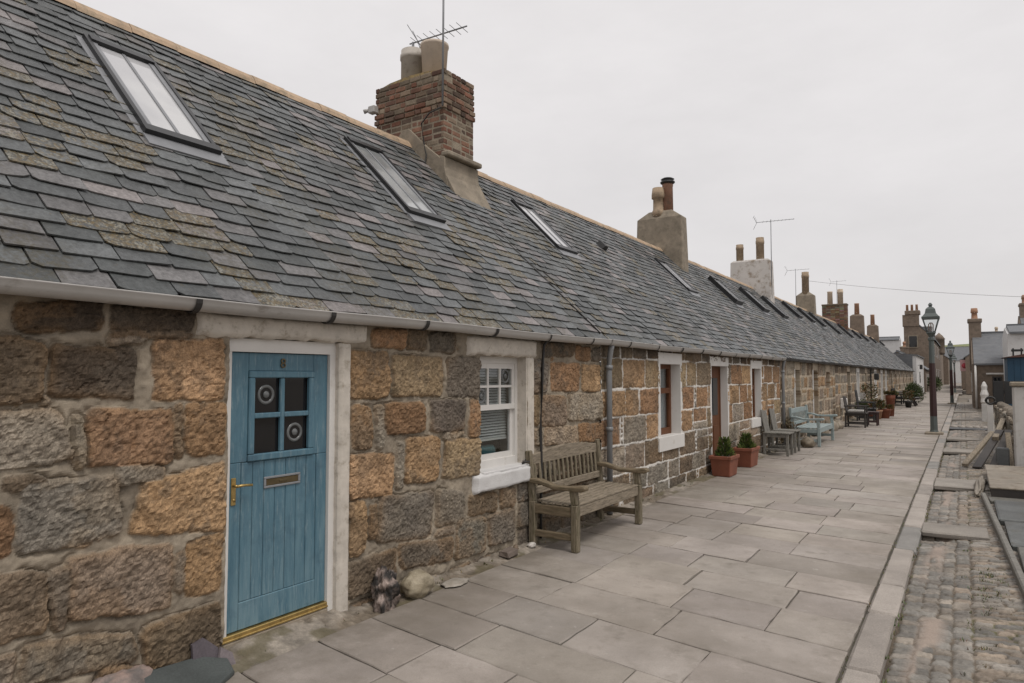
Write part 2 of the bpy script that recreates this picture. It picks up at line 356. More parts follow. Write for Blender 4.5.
SC = {'O': (.33, .214, .121), 'R': (.272, .163, .092), 'B': (.165, .124, .086), 'K': (.080, .060, .044), 'T': (.275, .235, .185),
      'G': (.20, .175, .142), 'P': (.255, .198, .148), 'Y': (.28, .21, .13), 'D': (.135, .112, .088)}
ALT = np.array([(.075, .058, .043), (.17, .145, .112), (.20, .125, .068), (.12, .10, .078), (.23, .175, .115)])
MORT = (.27, .228, .175)
STONES_1 = [
('K',[(1.33,1.95),(1.69,2.0),(1.7,1.86),(1.34,1.82)]),
('K',[(1.74,1.97),(2.17,1.99),(2.17,1.87),(1.74,1.85)]),
('B',[(1.2,1.8),(1.45,1.77),(1.44,1.51),(1.21,1.5)]),
('K',[(1.48,1.77),(1.87,1.76),(1.86,1.51),(1.48,1.53)]),
('O',[(1.96,1.8),(2.37,1.82),(2.37,1.49),(1.96,1.5)]),
('T',[(1.15,1.46),(1.52,1.47),(1.58,1.22),(1.16,1.2)]),
('R',[(1.64,1.46),(2.07,1.44),(2.07,1.16),(1.65,1.18)]),
('O',[(2.14,1.47),(2.38,1.47),(2.38,1.18),(2.15,1.19)]),
('G',[(1.37,1.14),(1.78,1.12),(1.83,0.82),(1.37,0.82)]),
('O',[(1.91,1.06),(2.38,1.14),(2.38,0.74),(1.86,0.82)]),
('R',[(1.16,1.08),(1.33,1.03),(1.35,0.83),(1.17,0.83)]),
('P',[(1.58,0.77),(2.08,0.73),(2.08,0.4),(1.58,0.46)]),
('O',[(2.16,0.71),(2.38,0.73),(2.37,0.42),(2.17,0.43)]),
('B',[(1.17,0.79),(1.49,0.72),(1.49,0.44),(1.18,0.48)]),
('G',[(1.4,0.41),(1.9,0.32),(1.91,0.18),(1.39,0.24)]),
('B',[(1.93,0.33),(2.37,0.35),(2.38,0.0),(1.96,0.13)]),
('T',[(1.58,1.44),(1.62,1.44),(1.63,1.17),(1.59,1.18)]),
('G',[(1.79,1.17),(2.04,1.14),(2.03,1.07),(1.79,1.07)]),
('G',[(1.5,0.73),(1.59,0.74),(1.56,0.42),(1.52,0.43)]),
('B',[(1.3,1.17),(1.48,1.15),(1.48,1.1),(1.3,1.11)]),
('B',[(2.08,1.47),(2.12,1.47),(2.13,1.18),(2.09,1.18)]),
('G',[(2.1,0.67),(2.15,0.68),(2.15,0.45),(2.09,0.48)]),
('G',[(1.18,0.42),(1.37,0.39),(1.36,0.22),(1.19,0.26)]),
('T',[(1.71,1.81),(1.91,1.82),(1.91,1.79),(1.72,1.78)]),
('B',[(1.72,0.2),(1.91,0.15),(1.91,0.01),(1.7,0.04)]),
('B',[(1.73,1.84),(2.18,1.86),(2.18,1.83),(1.73,1.81)]),
('G',[(1.45,1.54),(1.49,1.52),(1.49,1.48),(1.44,1.48)]),
('O',[(3.34,1.79),(3.72,1.79),(3.72,1.46),(3.35,1.47)]),
('Y',[(3.76,1.77),(4.34,1.76),(4.35,1.47),(3.75,1.47)]),
('D',[(4.4,1.76),(4.85,1.77),(4.85,1.44),(4.41,1.46)]),
('R',[(3.54,1.96),(3.89,1.98),(3.89,1.82),(3.54,1.83)]),
('B',[(3.92,1.98),(4.15,1.99),(4.14,1.82),(3.92,1.83)]),
('D',[(4.18,1.96),(4.5,1.98),(4.5,1.82),(4.18,1.81)]),
('O',[(3.35,1.42),(3.54,1.41),(3.55,1.1),(3.35,1.12)]),
('R',[(3.69,1.41),(4.11,1.41),(4.12,1.19),(3.69,1.2)]),
('D',[(4.2,1.43),(4.63,1.42),(4.63,1.16),(4.2,1.18)]),
('R',[(4.71,1.41),(4.85,1.42),(4.85,1.1),(4.7,1.11)]),
('O',[(3.34,1.08),(3.78,1.04),(3.76,0.75),(3.35,0.77)]),
('O',[(3.91,1.15),(4.3,1.13),(4.28,0.78),(3.91,0.81)]),
('Y',[(4.38,1.09),(4.85,1.08),(4.84,0.77),(4.35,0.78)]),
('O',[(3.35,0.75),(3.49,0.73),(3.49,0.38),(3.35,0.38)]),
('G',[(3.65,0.75),(4.25,0.69),(4.2,0.36),(3.61,0.42)]),
('T',[(4.29,0.7),(4.63,0.65),(4.63,0.41),(4.26,0.42)]),
('B',[(4.7,0.6),(5.12,0.57),(5.12,0.41),(4.67,0.43)]),
('B',[(5.17,0.6),(5.4,0.57),(5.4,0.4),(5.17,0.42)]),
('D',[(3.83,0.37),(4.48,0.29),(4.47,0.11),(3.86,0.18)]),
('G',[(4.52,0.41),(4.94,0.38),(4.92,0.09),(4.52,0.1)]),
('G',[(4.99,0.39),(5.39,0.38),(5.39,0.11),(4.99,0.11)]),
('B',[(3.35,0.34),(3.82,0.34),(3.8,0.15),(3.35,0.09)]),
('T',[(3.58,1.41),(3.66,1.41),(3.65,1.08),(3.59,1.09)]),
('T',[(3.8,1.14),(3.87,1.13),(3.87,0.78),(3.81,0.79)]),
('B',[(3.53,0.71),(3.61,0.7),(3.6,0.45),(3.53,0.45)]),
('T',[(4.35,1.16),(4.66,1.14),(4.55,1.09),(4.35,1.1)]),
('T',[(4.27,0.39),(4.49,0.39),(4.49,0.32),(4.25,0.35)]),
('R',[(6.1,1.76),(6.72,1.75),(6.71,1.46),(6.1,1.47)]),
('O',[(6.79,1.75),(7.27,1.74),(7.26,1.45),(6.77,1.46)]),
('R',[(6.63,1.94),(6.99,1.95),(6.98,1.8),(6.63,1.8)]),
('D',[(5.89,1.96),(6.59,1.97),(6.59,1.84),(5.93,1.82)]),
('G',[(5.75,1.78),(6.04,1.76),(6.0,1.45),(5.75,1.46)]),
('P',[(5.91,1.42),(6.4,1.41),(6.4,1.1),(5.9,1.12)]),
('T',[(6.47,1.42),(7.27,1.42),(7.27,1.12),(6.47,1.15)]),
('P',[(5.96,1.1),(6.62,1.07),(6.62,0.89),(5.96,0.93)]),
('R',[(6.68,1.1),(7.25,1.07),(7.24,0.87),(6.68,0.9)]),
('Y',[(5.76,1.43),(5.86,1.43),(5.86,1.13),(5.76,1.13)]),
('T',[(5.76,1.1),(5.92,1.09),(5.92,0.93),(5.76,0.95)]),
('D',[(7.03,1.94),(7.3,1.94),(7.3,1.8),(7.03,1.8)]),
]
XR, ZR, XG, ZG = -2.6, 4.72, .10, 2.05          # ridge and eave edge
L_ROOF = math.hypot(ZR-ZG, XR-XG)
SIN, COS = (ZR-ZG)/L_ROOF, (XG-XR)/L_ROOF
def roofpt(y, s, h=0): return (XG - COS*s + SIN*h, y, ZG + SIN*s + COS*h)

def interp_axis(a, b, step, brk):
    pts = sorted({a, b, *[t for t in brk if a < t < b]}); out = [a]
    for p, q in zip(pts, pts[1:]):
        k = max(1, int(round((q-p)/step))); out += [p + (q-p)*i/k for i in range(1, k+1)]
    return np.array(out)

def wall_sheet(parent, y0, y1, ztop, openings, stones, style, stepy, stepz, seed, mat, fine_from=None, name='wall'):
    """rubble wall as a relief: stones stand out of the mortar"""
    by = [t for o in openings for t in (o[0], o[1])]; bz = [t for o in openings for t in (o[2], o[3])]
    if fine_from is not None:
        ys = np.concatenate([interp_axis(y0, fine_from, .06, by)[:-1], interp_axis(fine_from, y1, stepy, by)])
    else: ys = interp_axis(y0, y1, stepy, by)
    zs = interp_axis(-.12, ztop, stepz, bz)
    Y, Z = np.meshgrid(ys, zs, indexing='ij')
    wob = {'rubble': .020, 'tapped': .010, 'lime': .014}[style]
    fw = .005 if style == 'tapped' else .006
    Yw = Y + wob*fbm(Y*7, Z*7, seed, 3) + fw*vnoise(Y*38, Z*38, seed+5)
    Zw = Z + wob*fbm(Y*7+40, Z*7+9, seed+3, 3) + fw*vnoise(Y*38+7, Z*38, seed+6)
    D = np.full(Y.shape, -1.0); I = np.full(Y.shape, -1)
    kk = {'rubble': 62., 'tapped': 150., 'lime': 75.}[style]
    for i, (key, q) in enumerate(stones):
        qa = [q[0], q[1], q[2], q[3]]
        lo_y = min(p[0] for p in qa)-.1; hi_y = max(p[0] for p in qa)+.1; lo_z = min(p[1] for p in qa)-.1; hi_z = max(p[1] for p in qa)+.1
        a, b = np.searchsorted(ys, (lo_y, hi_y)); c, d = np.searchsorted(zs, (lo_z, hi_z))
        if b <= a or d <= c: continue
        yy = Yw[a:b, c:d]; zz = Zw[a:b, c:d]
        area = sum(qa[k][0]*qa[(k+1) % 4][1]-qa[(k+1) % 4][0]*qa[k][1] for k in range(4)); sg = 1 if area > 0 else -1
        acc = 0
        for k in range(4):
            (p0, p1), (r0, r1) = qa[k], qa[(k+1) % 4]
            L = math.hypot(r0-p0, r1-p1) + 1e-9
            acc = acc + np.exp(np.clip(-kk*sg*((r0-p0)*(zz-p1)-(r1-p1)*(yy-p0))/L, -40, 40))
        dd = -np.log(acc)/kk + {'rubble': .009, 'tapped': .003, 'lime': .006}[style]
        sub = D[a:b, c:d]; w = dd > sub
        sub[w] = dd[w]; I[a:b, c:d][w] = i
    rs = np.random.RandomState(seed)
    n = max(1, len(stones))
    lift = rs.uniform(-.004, .012, n); ty = rs.uniform(-.03, .03, n); tz = rs.uniform(-.03, .03, n)
    cy = np.array([sum(p[0] for p in q)/4 for _, q in stones] or [0]); cz = np.array([sum(p[1] for p in q)/4 for _, q in stones] or [0])
    bc = np.array([SC[k] for k, _ in stones] or [(0, 0, 0)]); bc = bc*rs.uniform(.76, 1.18, (n, 1))*rs.uniform(.985, 1.015, (n, 3)); ac = ALT[rs.randint(0, len(ALT), n)]; ao = rs.uniform(-.35, .25, n)
    Ic = np.clip(I, 0, n-1)
    e = .006 if style == 'rubble' else .003
    mk = np.clip((D+e)/(2*e), 0, 1); mk = mk*mk*(3-2*mk)
    Dp = np.maximum(D, 0)
    rough = .013*fbm(Y*8, Z*8, seed+11, 4) + .009*fbm(Y*34, Z*34, seed+12, 3) + .006*vnoise(Y*75, Z*75, seed+13)
    if style == 'rubble': prof = .017*(1-np.exp(-Dp/.007))
    else: prof = .010*(1-np.exp(-Dp/.012))
    crk = np.exp(-(fbm(Y*3.1+11, Z*5.3, seed+60, 4)/.014)**2)*np.clip(fbm(Y*2, Z*2+7, seed+61, 2)*4, 0, 1)
    rough = rough-.010*crk
    h = mk*(prof + lift[Ic] + ty[Ic]*(Y-cy[Ic]) + tz[Ic]*(Z-cz[Ic]) + rough)
    mh = {'rubble': .004+.018*fbm(Y*6, Z*6, seed+20, 4)+.003*vnoise(Y*42, Z*42, seed+21)-.032*np.exp(-np.maximum(-D, 0)/.009)*np.clip(fbm(Y*4+9, Z*4, seed+23, 3)*4+.45, 0, 1), 'tapped': .012+0*Y, 'lime': .006*fbm(Y*12, Z*12, seed+20, 3)}[style]
    h = h + (1-mk)*mh
    # colours
    v1 = fbm(Y*5, Z*5, seed+30, 4); v2 = fbm(Y*22, Z*22, seed+31, 4); v3 = fbm(Y*3+8, Z*3, seed+32, 3)
    v4 = fbm(Y*4+60, Z*4, seed+34, 4); am = np.clip((v4*1.6+v2*.5+ao[Ic])*1.8, 0, .34)[..., None]
    cs = (bc[Ic]*(1-am)+ac[Ic]*am)*(1+.36*v1+.40*v2+.26*vnoise(Y*75, Z*75, seed+36))[..., None]
    rim = (np.exp(-Dp/.022)*np.clip(v3*3+.35, 0, 1)*.55)[..., None]; cs = cs*(1-rim)+rim*np.array([.235, .150, .080])
    tint = np.clip(v3*2.2, -1, 1)[..., None]; cs = cs*(1+tint*np.array([.015, 0., -.02]))
    dk = np.clip((v2+v1-.34)*2.4, 0, .5)[..., None]; cs = cs*(1-dk) + dk*np.array([.06, .047, .036])
    mc = {'rubble': np.array(MORT), 'tapped': np.array([.58, .555, .515]), 'lime': np.array([.40, .335, .255])}[style]
    var = {'rubble': .34, 'tapped': .10, 'lime': .30}[style]
    ms = mc*(1+var*v1+var*.7*v2)[..., None]
    if style == 'tapped':     # the white ribbon has flaked off in places
        off = np.clip((fbm(Y*2.1, Z*4, seed+50, 4)-.34)*8, 0, 1)[..., None]; ms = ms*(1-off)+off*np.array([.19, .155, .115])
    C = cs*mk[..., None] + ms*(1-mk[..., None]); C = np.clip(C, .02, .9)
    P = np.stack([h, Y, Z], -1); C = np.concatenate([C, mk[..., None]], -1)
    keep = np.ones((len(ys)-1, len(zs)-1), bool)
    ym = (ys[1:]+ys[:-1])/2; zm = (zs[1:]+zs[:-1])/2
    ev, ec, eq = [], [], []; base = P.shape[0]*P.shape[1]
    for o in openings:
        keep &= ~(((ym > o[0]) & (ym < o[1]))[:, None] & ((zm > o[2]) & (zm < o[3]))[None, :])
        i0, i1 = np.argmin(abs(ys-o[0])), np.argmin(abs(ys-o[1])); j0, j1 = np.argmin(abs(zs-o[2])), np.argmin(abs(zs-o[3]))
        loop = [(i0, j) for j in range(j0, j1+1)] + [(i, j1) for i in range(i0+1, i1+1)] + [(i1, j) for j in range(j1-1, j0-1, -1)] + [(i, j0) for i in range(i1-1, i0, -1)]
        m = len(loop); st = base+len(ev)
        for dep in (.0, -.09, -.20, -.32):
            for (i, j) in loop:
                p = P[i, j].copy()
                if dep: p[0] = dep + .006*math.sin(i*1.7+j*2.3+dep*30)
                ev.append(p); ec.append(C[i, j])
        for r_ in range(3):
            for k in range(m):
                k2 = (k+1) % m; eq.append((st+r_*m+k, st+r_*m+k2, st+(r_+1)*m+k2, st+(r_+1)*m+k))
    ex = (np.array(ev), np.array(ec), np.array(eq)) if ev else None
    return grid_mesh(name, P, C, mat, keep, ex, parent, smooth=style != 'rubble')

def in_open(y0, y1, z0, z1, ops): return any(y0 < o[1]+.0 and y1 > o[0]-.0 and z0 < o[3] and z1 > o[2] for o in ops)

def small_fill(stones, y0, y1, z0, z1, ops, seed, n):
    """pinning stones in the gaps of the rubble"""
    r = random.Random(seed); boxes = [(min(p[0] for p in q), max(p[0] for p in q), min(p[1] for p in q), max(p[1] for p in q)) for _, q in stones]
    add = []
    for _ in range(n):
        cy, cz = r.uniform(y0, y1), r.uniform(z0, z1); w, h = r.uniform(.012, .045), r.uniform(.010, .03)
        b = (cy-w, cy+w, cz-h, cz+h)
        if any(b[0] < t[1]+.003 and b[1] > t[0]-.003 and b[2] < t[3]+.003 and b[3] > t[2]-.003 for t in boxes+[(o[0], o[1], o[2], o[3]) for o in ops]): continue
        boxes.append(b); s_ = r.uniform(-.01, .01)
        add.append((r.choice('TGBYRD'), [(b[0], b[3]+s_), (b[1], b[3]-s_), (b[1]-.008, b[2]), (b[0]+.008, b[2])]))
    return stones+add

def courses(y0, y1, zl, ops, seed, gap, wmin, wmax, keys, jag=.012, split=1.0):
    r = random.Random(seed); out = []
    for k, (za, zb) in enumerate(zip(zl, zl[1:])):
        y = y0; g = gap/2
        while y < y1-.02:
            w = r.uniform(wmin, wmax)*(.75 if zb-za < .22 else 1); ye = min(y+w, y1)
            if y1-ye < wmin*.55: ye = y1
            segs = [(y, ye)]
            for o in ops:
                if za < o[3]-.03 and zb > o[2]+.03:
                    ns = []
                    for a, b in segs:
                        if o[1] <= a or o[0] >= b: ns.append((a, b)); continue
                        if a < o[0]-.08: ns.append((a, o[0]+gap*.4))
                        if b > o[1]+.08: ns.append((o[1]-gap*.4, b))
                    segs = ns
            for a, b in segs:
                if b-a < .05: continue
                j = lambda: r.uniform(-jag, jag)
                def quad(a, b, c, d, key): out.append((key, [(a+g, d-g+j()), (b-g, d-g+j()), (b-g+j()*.6, c+g+j()), (a+g+j()*.6, c+g+j())]))
                key = r.choice(keys[min(k, len(keys)-1)])
                t = r.random()
                if t < .16*split and zb-za > .26 and b-a > .3:        # a column of pins beside the stone
                    pw = r.uniform(.07, .11); quad(a, b-pw, za, zb, key); m = r.randint(3, 5)
                    for q in range(m): quad(b-pw, b, za+(zb-za)*q/m, za+(zb-za)*(q+1)/m, r.choice('TGYB'))
                elif t < .30*split and zb-za > .28:                   # a stone split in two beds
                    f = r.uniform(.28, .7); quad(a, b, za, za+(zb-za)*f, key); quad(a, b, za+(zb-za)*f, zb, r.choice(keys[min(k, len(keys)-1)]))
                else: quad(a, b, za, zb, key)
            y = ye
    return out

def slate_roof(parent, y0, y1, seed, lichen, holes=(), s_top=None):
    r = random.Random(seed); mb = MB(); s_top = s_top or L_ROOF-.02
    mb.add([roofpt(y0, -.02, -.03), roofpt(y1, -.02, -.03), roofpt(y1, L_ROOF, -.03), roofpt(y0, L_ROOF, -.03)], [(0, 1, 2, 3)], (.03, .03, .03))
    s = -.040; row = 0
    while s < s_top:
        ex = .120+.0007*row; y = y0 - r.uniform(0, .2)
        while y < y1:
            w = r.uniform(.20, .335) if row < 12 else r.uniform(.17, .29)
            a, b = max(y+.0045, y0), min(y+w-.0045, y1); y += w
            if b-a < .03: continue
            sb = s + r.uniform(-.010, .010) - (.03 if r.random() < .012 else 0); st = min(sb+ex*2.0, L_ROOF+.01)
            t = r.random()
            if t < .60: g = r.uniform(.072, .132); c = (g*.94, g, g*1.015)
            elif t < .75: g = r.uniform(.055, .080); c = (g*.92, g, g*1.0)
            elif t < .93: g = r.uniform(.100, .165); c = (g*1.025, g*.99, g*.985)
            else: g = r.uniform(.16, .21); c = (g*1.07, g*.965, g*.94)
            la = r.random(); lv = lichen(.5*(a+b), s); lc = r.uniform(.62, 1.0) if la < lv*.50 else .22*r.random()
            c = (*c, lc)
            sag = .006*math.sin(.5*(a+b)*1.3+seed)+.003*math.sin(.5*(a+b)*4.1+s*2)
            hb = .023+r.uniform(0, .007)+sag; ht = .002+sag; th = r.uniform(.007, .011); tw = r.uniform(-.004, .004); sk = r.uniform(-.006, .006)
            c1, c2 = (r.uniform(.012, .04) if r.random() < .6 else .006), (r.uniform(.012, .04) if r.random() < .6 else .006)
            q = [(a+c1, sb-sk, hb-tw), (b-c2, sb+sk, hb+tw), (b, sb+sk+c2*.7, hb+tw-.001), (b, st, ht), (a, st, ht), (a, sb-sk+c1*.7, hb-tw-.001)]
            if r.random() < .6: q.insert(1, (.5*(a+b)+r.uniform(-.05, .05)*(b-a), sb+r.uniform(-.007, .004), hb))
            n = len(q)
            vs = [roofpt(*p) for p in q] + [roofpt(p[0], p[1], p[2]-th) for p in q]
            mb.add(vs, [tuple(range(n))] + [(i, n+i, n+(i+1) % n, (i+1) % n) for i in range(n)], c)
        s += ex; row += 1
    # the hidden back slope
    bx = 2*XR-XG
    mb.add([(XR, y0, ZR), (XR, y1, ZR), (bx, y1, ZG), (bx, y0, ZG)], [(0, 1, 2, 3)], (.11, .115, .12))
    o = mb.build('roof', M['slate'], parent)
    rm = MB(); y = y0; k = 0
    while y < y1-.02:
        ye = min(y+r.uniform(.40, .48), y1); rr = r.uniform(.0, .008); dz = r.uniform(-.006, .006)
        pts = [(XR+.115, ZR-.075), (XR+.095, ZR-.030+rr), (XR+.05, ZR+.022+rr), (XR, ZR+.042+rr), (XR-.05, ZR+.022+rr), (XR-.095, ZR-.030+rr), (XR-.115, ZR-.075), (XR-.08, ZR-.06), (XR, ZR+.005), (XR+.08, ZR-.06)]
        rm.prism([(p[0], p[1]+dz) for p in pts], 'y', y, ye-.004, mi=0)
        y = ye; k += 1
    rm.build('ridge_tiles', M['ridge'], o)
    return o

def skylight(parent, yc, s0, s1, w=.56, pane='sky_pane', far=False):
    y0, y1 = yc-w/2, yc+w/2
    f = MB()
    def slab(a, b, c, d, h0, h1, col=(1, 1, 1), mi=0):
        vs = [roofpt(a, c, h0), roofpt(b, c, h0), roofpt(b, d, h0), roofpt(a, d, h0), roofpt(a, c, h1), roofpt(b, c, h1), roofpt(b, d, h1), roofpt(a, d, h1)]
        f.add(vs, [(0, 3, 2, 1), (4, 5, 6, 7), (0, 1, 5, 4), (1, 2, 6, 5), (2, 3, 7, 6), (3, 0, 4, 7)], col, mi)
    k = .034
    H = .135 if far else .066
    slab(y0, y0+k, s0, s1, -.02, H); slab(y1-k, y1, s0, s1, -.02, H)
    slab(y0+k, y1-k, s1-.075, s1, -.02, H+.012); slab(y0-.01, y1+.01, s0-.03, s0+.05, .0, H+.006)
    fr = f.build('skylight', M['darkframe'], parent)
    f = MB()
    slab(y0+k, y0+k+.045, s0+.05, s1-.075, 0, H-.010); slab(y1-k-.045, y1-k, s0+.05, s1-.075, 0, H-.010)
    slab(yc-.013, yc+.013, s0+.05, s1-.075, 0, H-.014)
    f.build('sash', M['lead'], fr)
    f = MB(); slab(y0+k+.04, y1-k-.04, s0+.05, s1-.075, .0, H-.022)
    f.build('pane', M[pane], fr)
    f = MB(); slab(y0-.02, y1+.03, s0-.16, s0-.03, .012, .036); slab(y0-.05, y0, s0-.03, s1, .02, .030); slab(y1, y1+.05, s0-.03, s1, .02, .030)
    f.build('flashing', M['lead'], fr)
    return fr

def gutter(parent, y0, y1, mat, r=.058, dz=0, brackets=True):
    g = MB(); cx, cz = XG+.012, ZG-.022
    n = max(2, int((y1-y0)/.9)); prof = []
    for k in range(9):
        t = math.pi + math.pi*k/8; prof.append((math.cos(t)*r, math.sin(t)*r))
    prof = [(-r-.004, .006)]+prof+[(r+.004, .004), (r+.003, .010), (r-.006, .010)]
    for k in range(7, 0, -1):
        t = math.pi + math.pi*k/8; prof.append((math.cos(t)*(r-.007), math.sin(t)*(r-.007)))
    prof.append((-r+.006, .006))
    vs = []; m = len(prof); fs = []
    for i in range(n+1):
        y = y0+(y1-y0)*i/n; sag = .006*math.sin(y*1.9)+dz
        for p in prof: vs.append((cx+p[0], y, cz+p[1]+sag))
    for i in range(n):
        for k in range(m): fs.append((i*m+k, i*m+(k+1) % m, (i+1)*m+(k+1) % m, (i+1)*m+k))
    g.add(vs, fs, smooth=True)
    go = g.build('gutter', M[mat], parent)
    if brackets:
        y = y0+.52
        while y < y1:
            b = MB(); pts = []
            for k in range(11):
                t = math.pi*.98 + math.pi*1.04*k/10; pts.append((math.cos(t)*(r+.006), math.sin(t)*(r+.006)))
            wide = .016 if int(y*10) % 3 else .034
            for p, q in zip(pts, pts[1:]):
                o1 = (p[0]*1.07, p[1]*1.07); o2 = (q[0]*1.07, q[1]*1.07)
                sg = .006*math.sin(y*1.9)+dz
                V = [(cx+a[0], yy, cz+a[1]+sg) for yy in (y-wide/2, y+wide/2) for a in (p, q, o2, o1)]
                b.add(V, [(0, 1, 2, 3), (7, 6, 5, 4), (0, 4, 5, 1), (1, 5, 6, 2), (2, 6, 7, 3), (3, 7, 4, 0)])
            b.build('gutter_bracket', M['rope' if mat == 'gutter' else 'blackiron'], go)
            y += .93
    return go

def downpipe(parent, y, mat, zt=ZG-.07, r=.034):
    d = MB(); d.tube([(XG+.012, y, zt), (XG+.0, y, zt-.05), (.075, y+.01, zt-.16), (.072, y+.01, zt-.3), (.072, y+.01, .02)], r, n=12)
    for z in (1.72, 1.0, .25): d.tube([(.072, y+.01, z-.025), (.072, y+.01, z+.025)], r+.008, n=12)
    return d.build('downpipe', M[mat], parent)

def pot(parent, x, y, z, h, r0, r1, mat, style=0):
    p = MB()
    if style == 0: prof = [(r0, -.12), (r0, h*.72), (r0*1.08, h*.73), (r0*1.08, h*.86), (r0*.98, h*.87), (r0*1.0, h), (r0*.8, h), (r0*.8, h-.2)]
    elif style == 1: prof = [(r0, -.12), (r1, h*.9), (r1*1.06, h*.92), (r1*1.06, h), (r1*.85, h), (r1*.8, h-.2)]
    else: prof = [(r0*1.15, -.12), (r0*1.15, .03), (r0, .05), (r1, h*.55), (r1*1.3, h*.57), (r1*1.3, h*.72), (r1*1.12, h), (r1*.9, h), (r1*.85, h-.2)]
    p.lathe(prof, (x, y, z), 20)
    return p.build('chimney_pot', M[mat], parent)

def yagi(mb, base, mast_top, az, boom=1.1, els=8, sc=1.0):
    """television aerial: mast, boom along az, short elements across it, mesh reflector behind"""
    x, y, z = base; mb.tube([(x, y, z), (x+.01, y, mast_top)], .014*sc, n=6)
    d = Vector((math.cos(az), math.sin(az), .05)).normalized(); n = Vector((-math.sin(az), math.cos(az), 0)); o = Vector((x, y, mast_top-.06))
    mb.tube([o-d*boom*.38, o+d*boom*.62], .009*sc, n=5)
    for k in range(els):
        p = o+d*(boom*(-.2+.8*k/(els-1))); l = .17-.008*k
        mb.tube([p-n*l, p+n*l], .0045*sc, n=4)
    p = o-d*boom*.36
    for s_ in (-1, 1):
        for t in (.06, .13, .2):
            mb.tube([p-n*.22-d*t*.5+Vector((0, 0, s_*t)), p+n*.22-d*t*.5+Vector((0, 0, s_*t))], .0045*sc, n=4)
        mb.tube([p, p-d*.11+Vector((0, 0, s_*.22))], .006*sc, n=4)

def chimney_block(parent, y0, y1, w, zt, mat, taper=.04, hip=.10, xc=XR):
    """rendered stack with sloped flaunching, standing through the ridge"""
    c = MB(); zb = 3.6; h = w/2
    def ring(z, a, b): return [(xc-a, y0-b, z), (xc+a, y0-b, z), (xc+a, y1+b, z), (xc-a, y1+b, z)]
    rings = [ring(zb, h+taper, taper), ring(4.6, h+taper*.6, taper*.6), ring(zt-hip, h, 0), ring(zt, h-hip*1.4, -min(hip*.5, .3*(y1-y0)))]
    vs = [p for r_ in rings for p in r_]; fs = []
    for i in range(len(rings)-1):
        for k in range(4): fs.append((i*4+k, i*4+(k+1) % 4, (i+1)*4+(k+1) % 4, (i+1)*4+k))
    fs.append((12, 13, 14, 15))
    c.add(vs, fs)
    o = c.build('chimney', M[mat], parent)
    bv = o.modifiers.new('edge', 'BEVEL'); bv.width = .02; bv.segments = 2
    return o
# ------------------------------------------------------------------ cottage 1 : the blue door
def framed_window(parent, y0, y1, z0, z1, x, mat, cols, rows, bar=.03, fr=.06, pane='glass', name='window'):
    f = MB(); t = .05
    f.box(x-t, y0, z0, x, y0+fr, z1); f.box(x-t, y1-fr, z0, x, y1, z1)
    f.box(x-t, y0+fr, z0, x, y1-fr, z0+fr*1.3); f.box(x-t, y0+fr, z1-fr, x, y1-fr, z1)
    a, b, c, d = y0+fr, y1-fr, z0+fr*1.3, z1-fr
    for i in range(1, cols): yy = a+(b-a)*i/cols; f.box(x-t*.8, yy-bar/2, c, x-.006, yy+bar/2, d)
    for j in range(1, rows): zz = c+(d-c)*j/rows; f.box(x-t*.8, a, zz-bar/2, x-.009, b, zz+bar/2)
    o = f.build(name, M[mat], parent)
    g = MB(); g.box(x-.034, a, c, x-.028, b, d); g.build('pane', M[pane], o)
    return o

OPEN1 = [(2.40, 3.26, -.12, 1.85), (4.86, 5.64, .775, 1.80)]
c1 = wthing('cottage', 'nearest stone cottage of the row, with the blue plank door and a brick chimney stack', 'cottage', (-1.3, 1.6, 0), 'cottages in the terrace')
st = [s for s in STONES_1]
st += courses(-4, 1.1, [-.12, .35, .78, 1.15, 1.48, 1.80, 2.05], [], 3, .05, .35, .7, ['DG', 'GBP', 'OBT', 'ORG', 'OYB', 'KB'], .03)
st += courses(5.45, 7.2, [-.12, .18, .42, .62, .86], [], 9, .045, .35, .62, ['DG', 'GD', 'BG', 'BPT'], .02)
st += courses(3.35, 5.45, [-.12, .05], [], 5, .045, .4, .6, ['DGB'], .02)
st = small_fill(st, 1.1, 7.25, -.05, 2.0, OPEN1+[(2.15, 3.5, 1.83, 2.1), (4.62, 5.82, 1.8, 2.1), (3.2, 3.37, -.2, 2), (5.6, 5.76, .6, 2), (4.7, 5.62, .58, .78)], 11, 900)
wall_sheet(c1, -4, 7.24, 2.06, OPEN1, st, 'rubble', .0095, .0095, 21, M['stone'], fine_from=1.05)

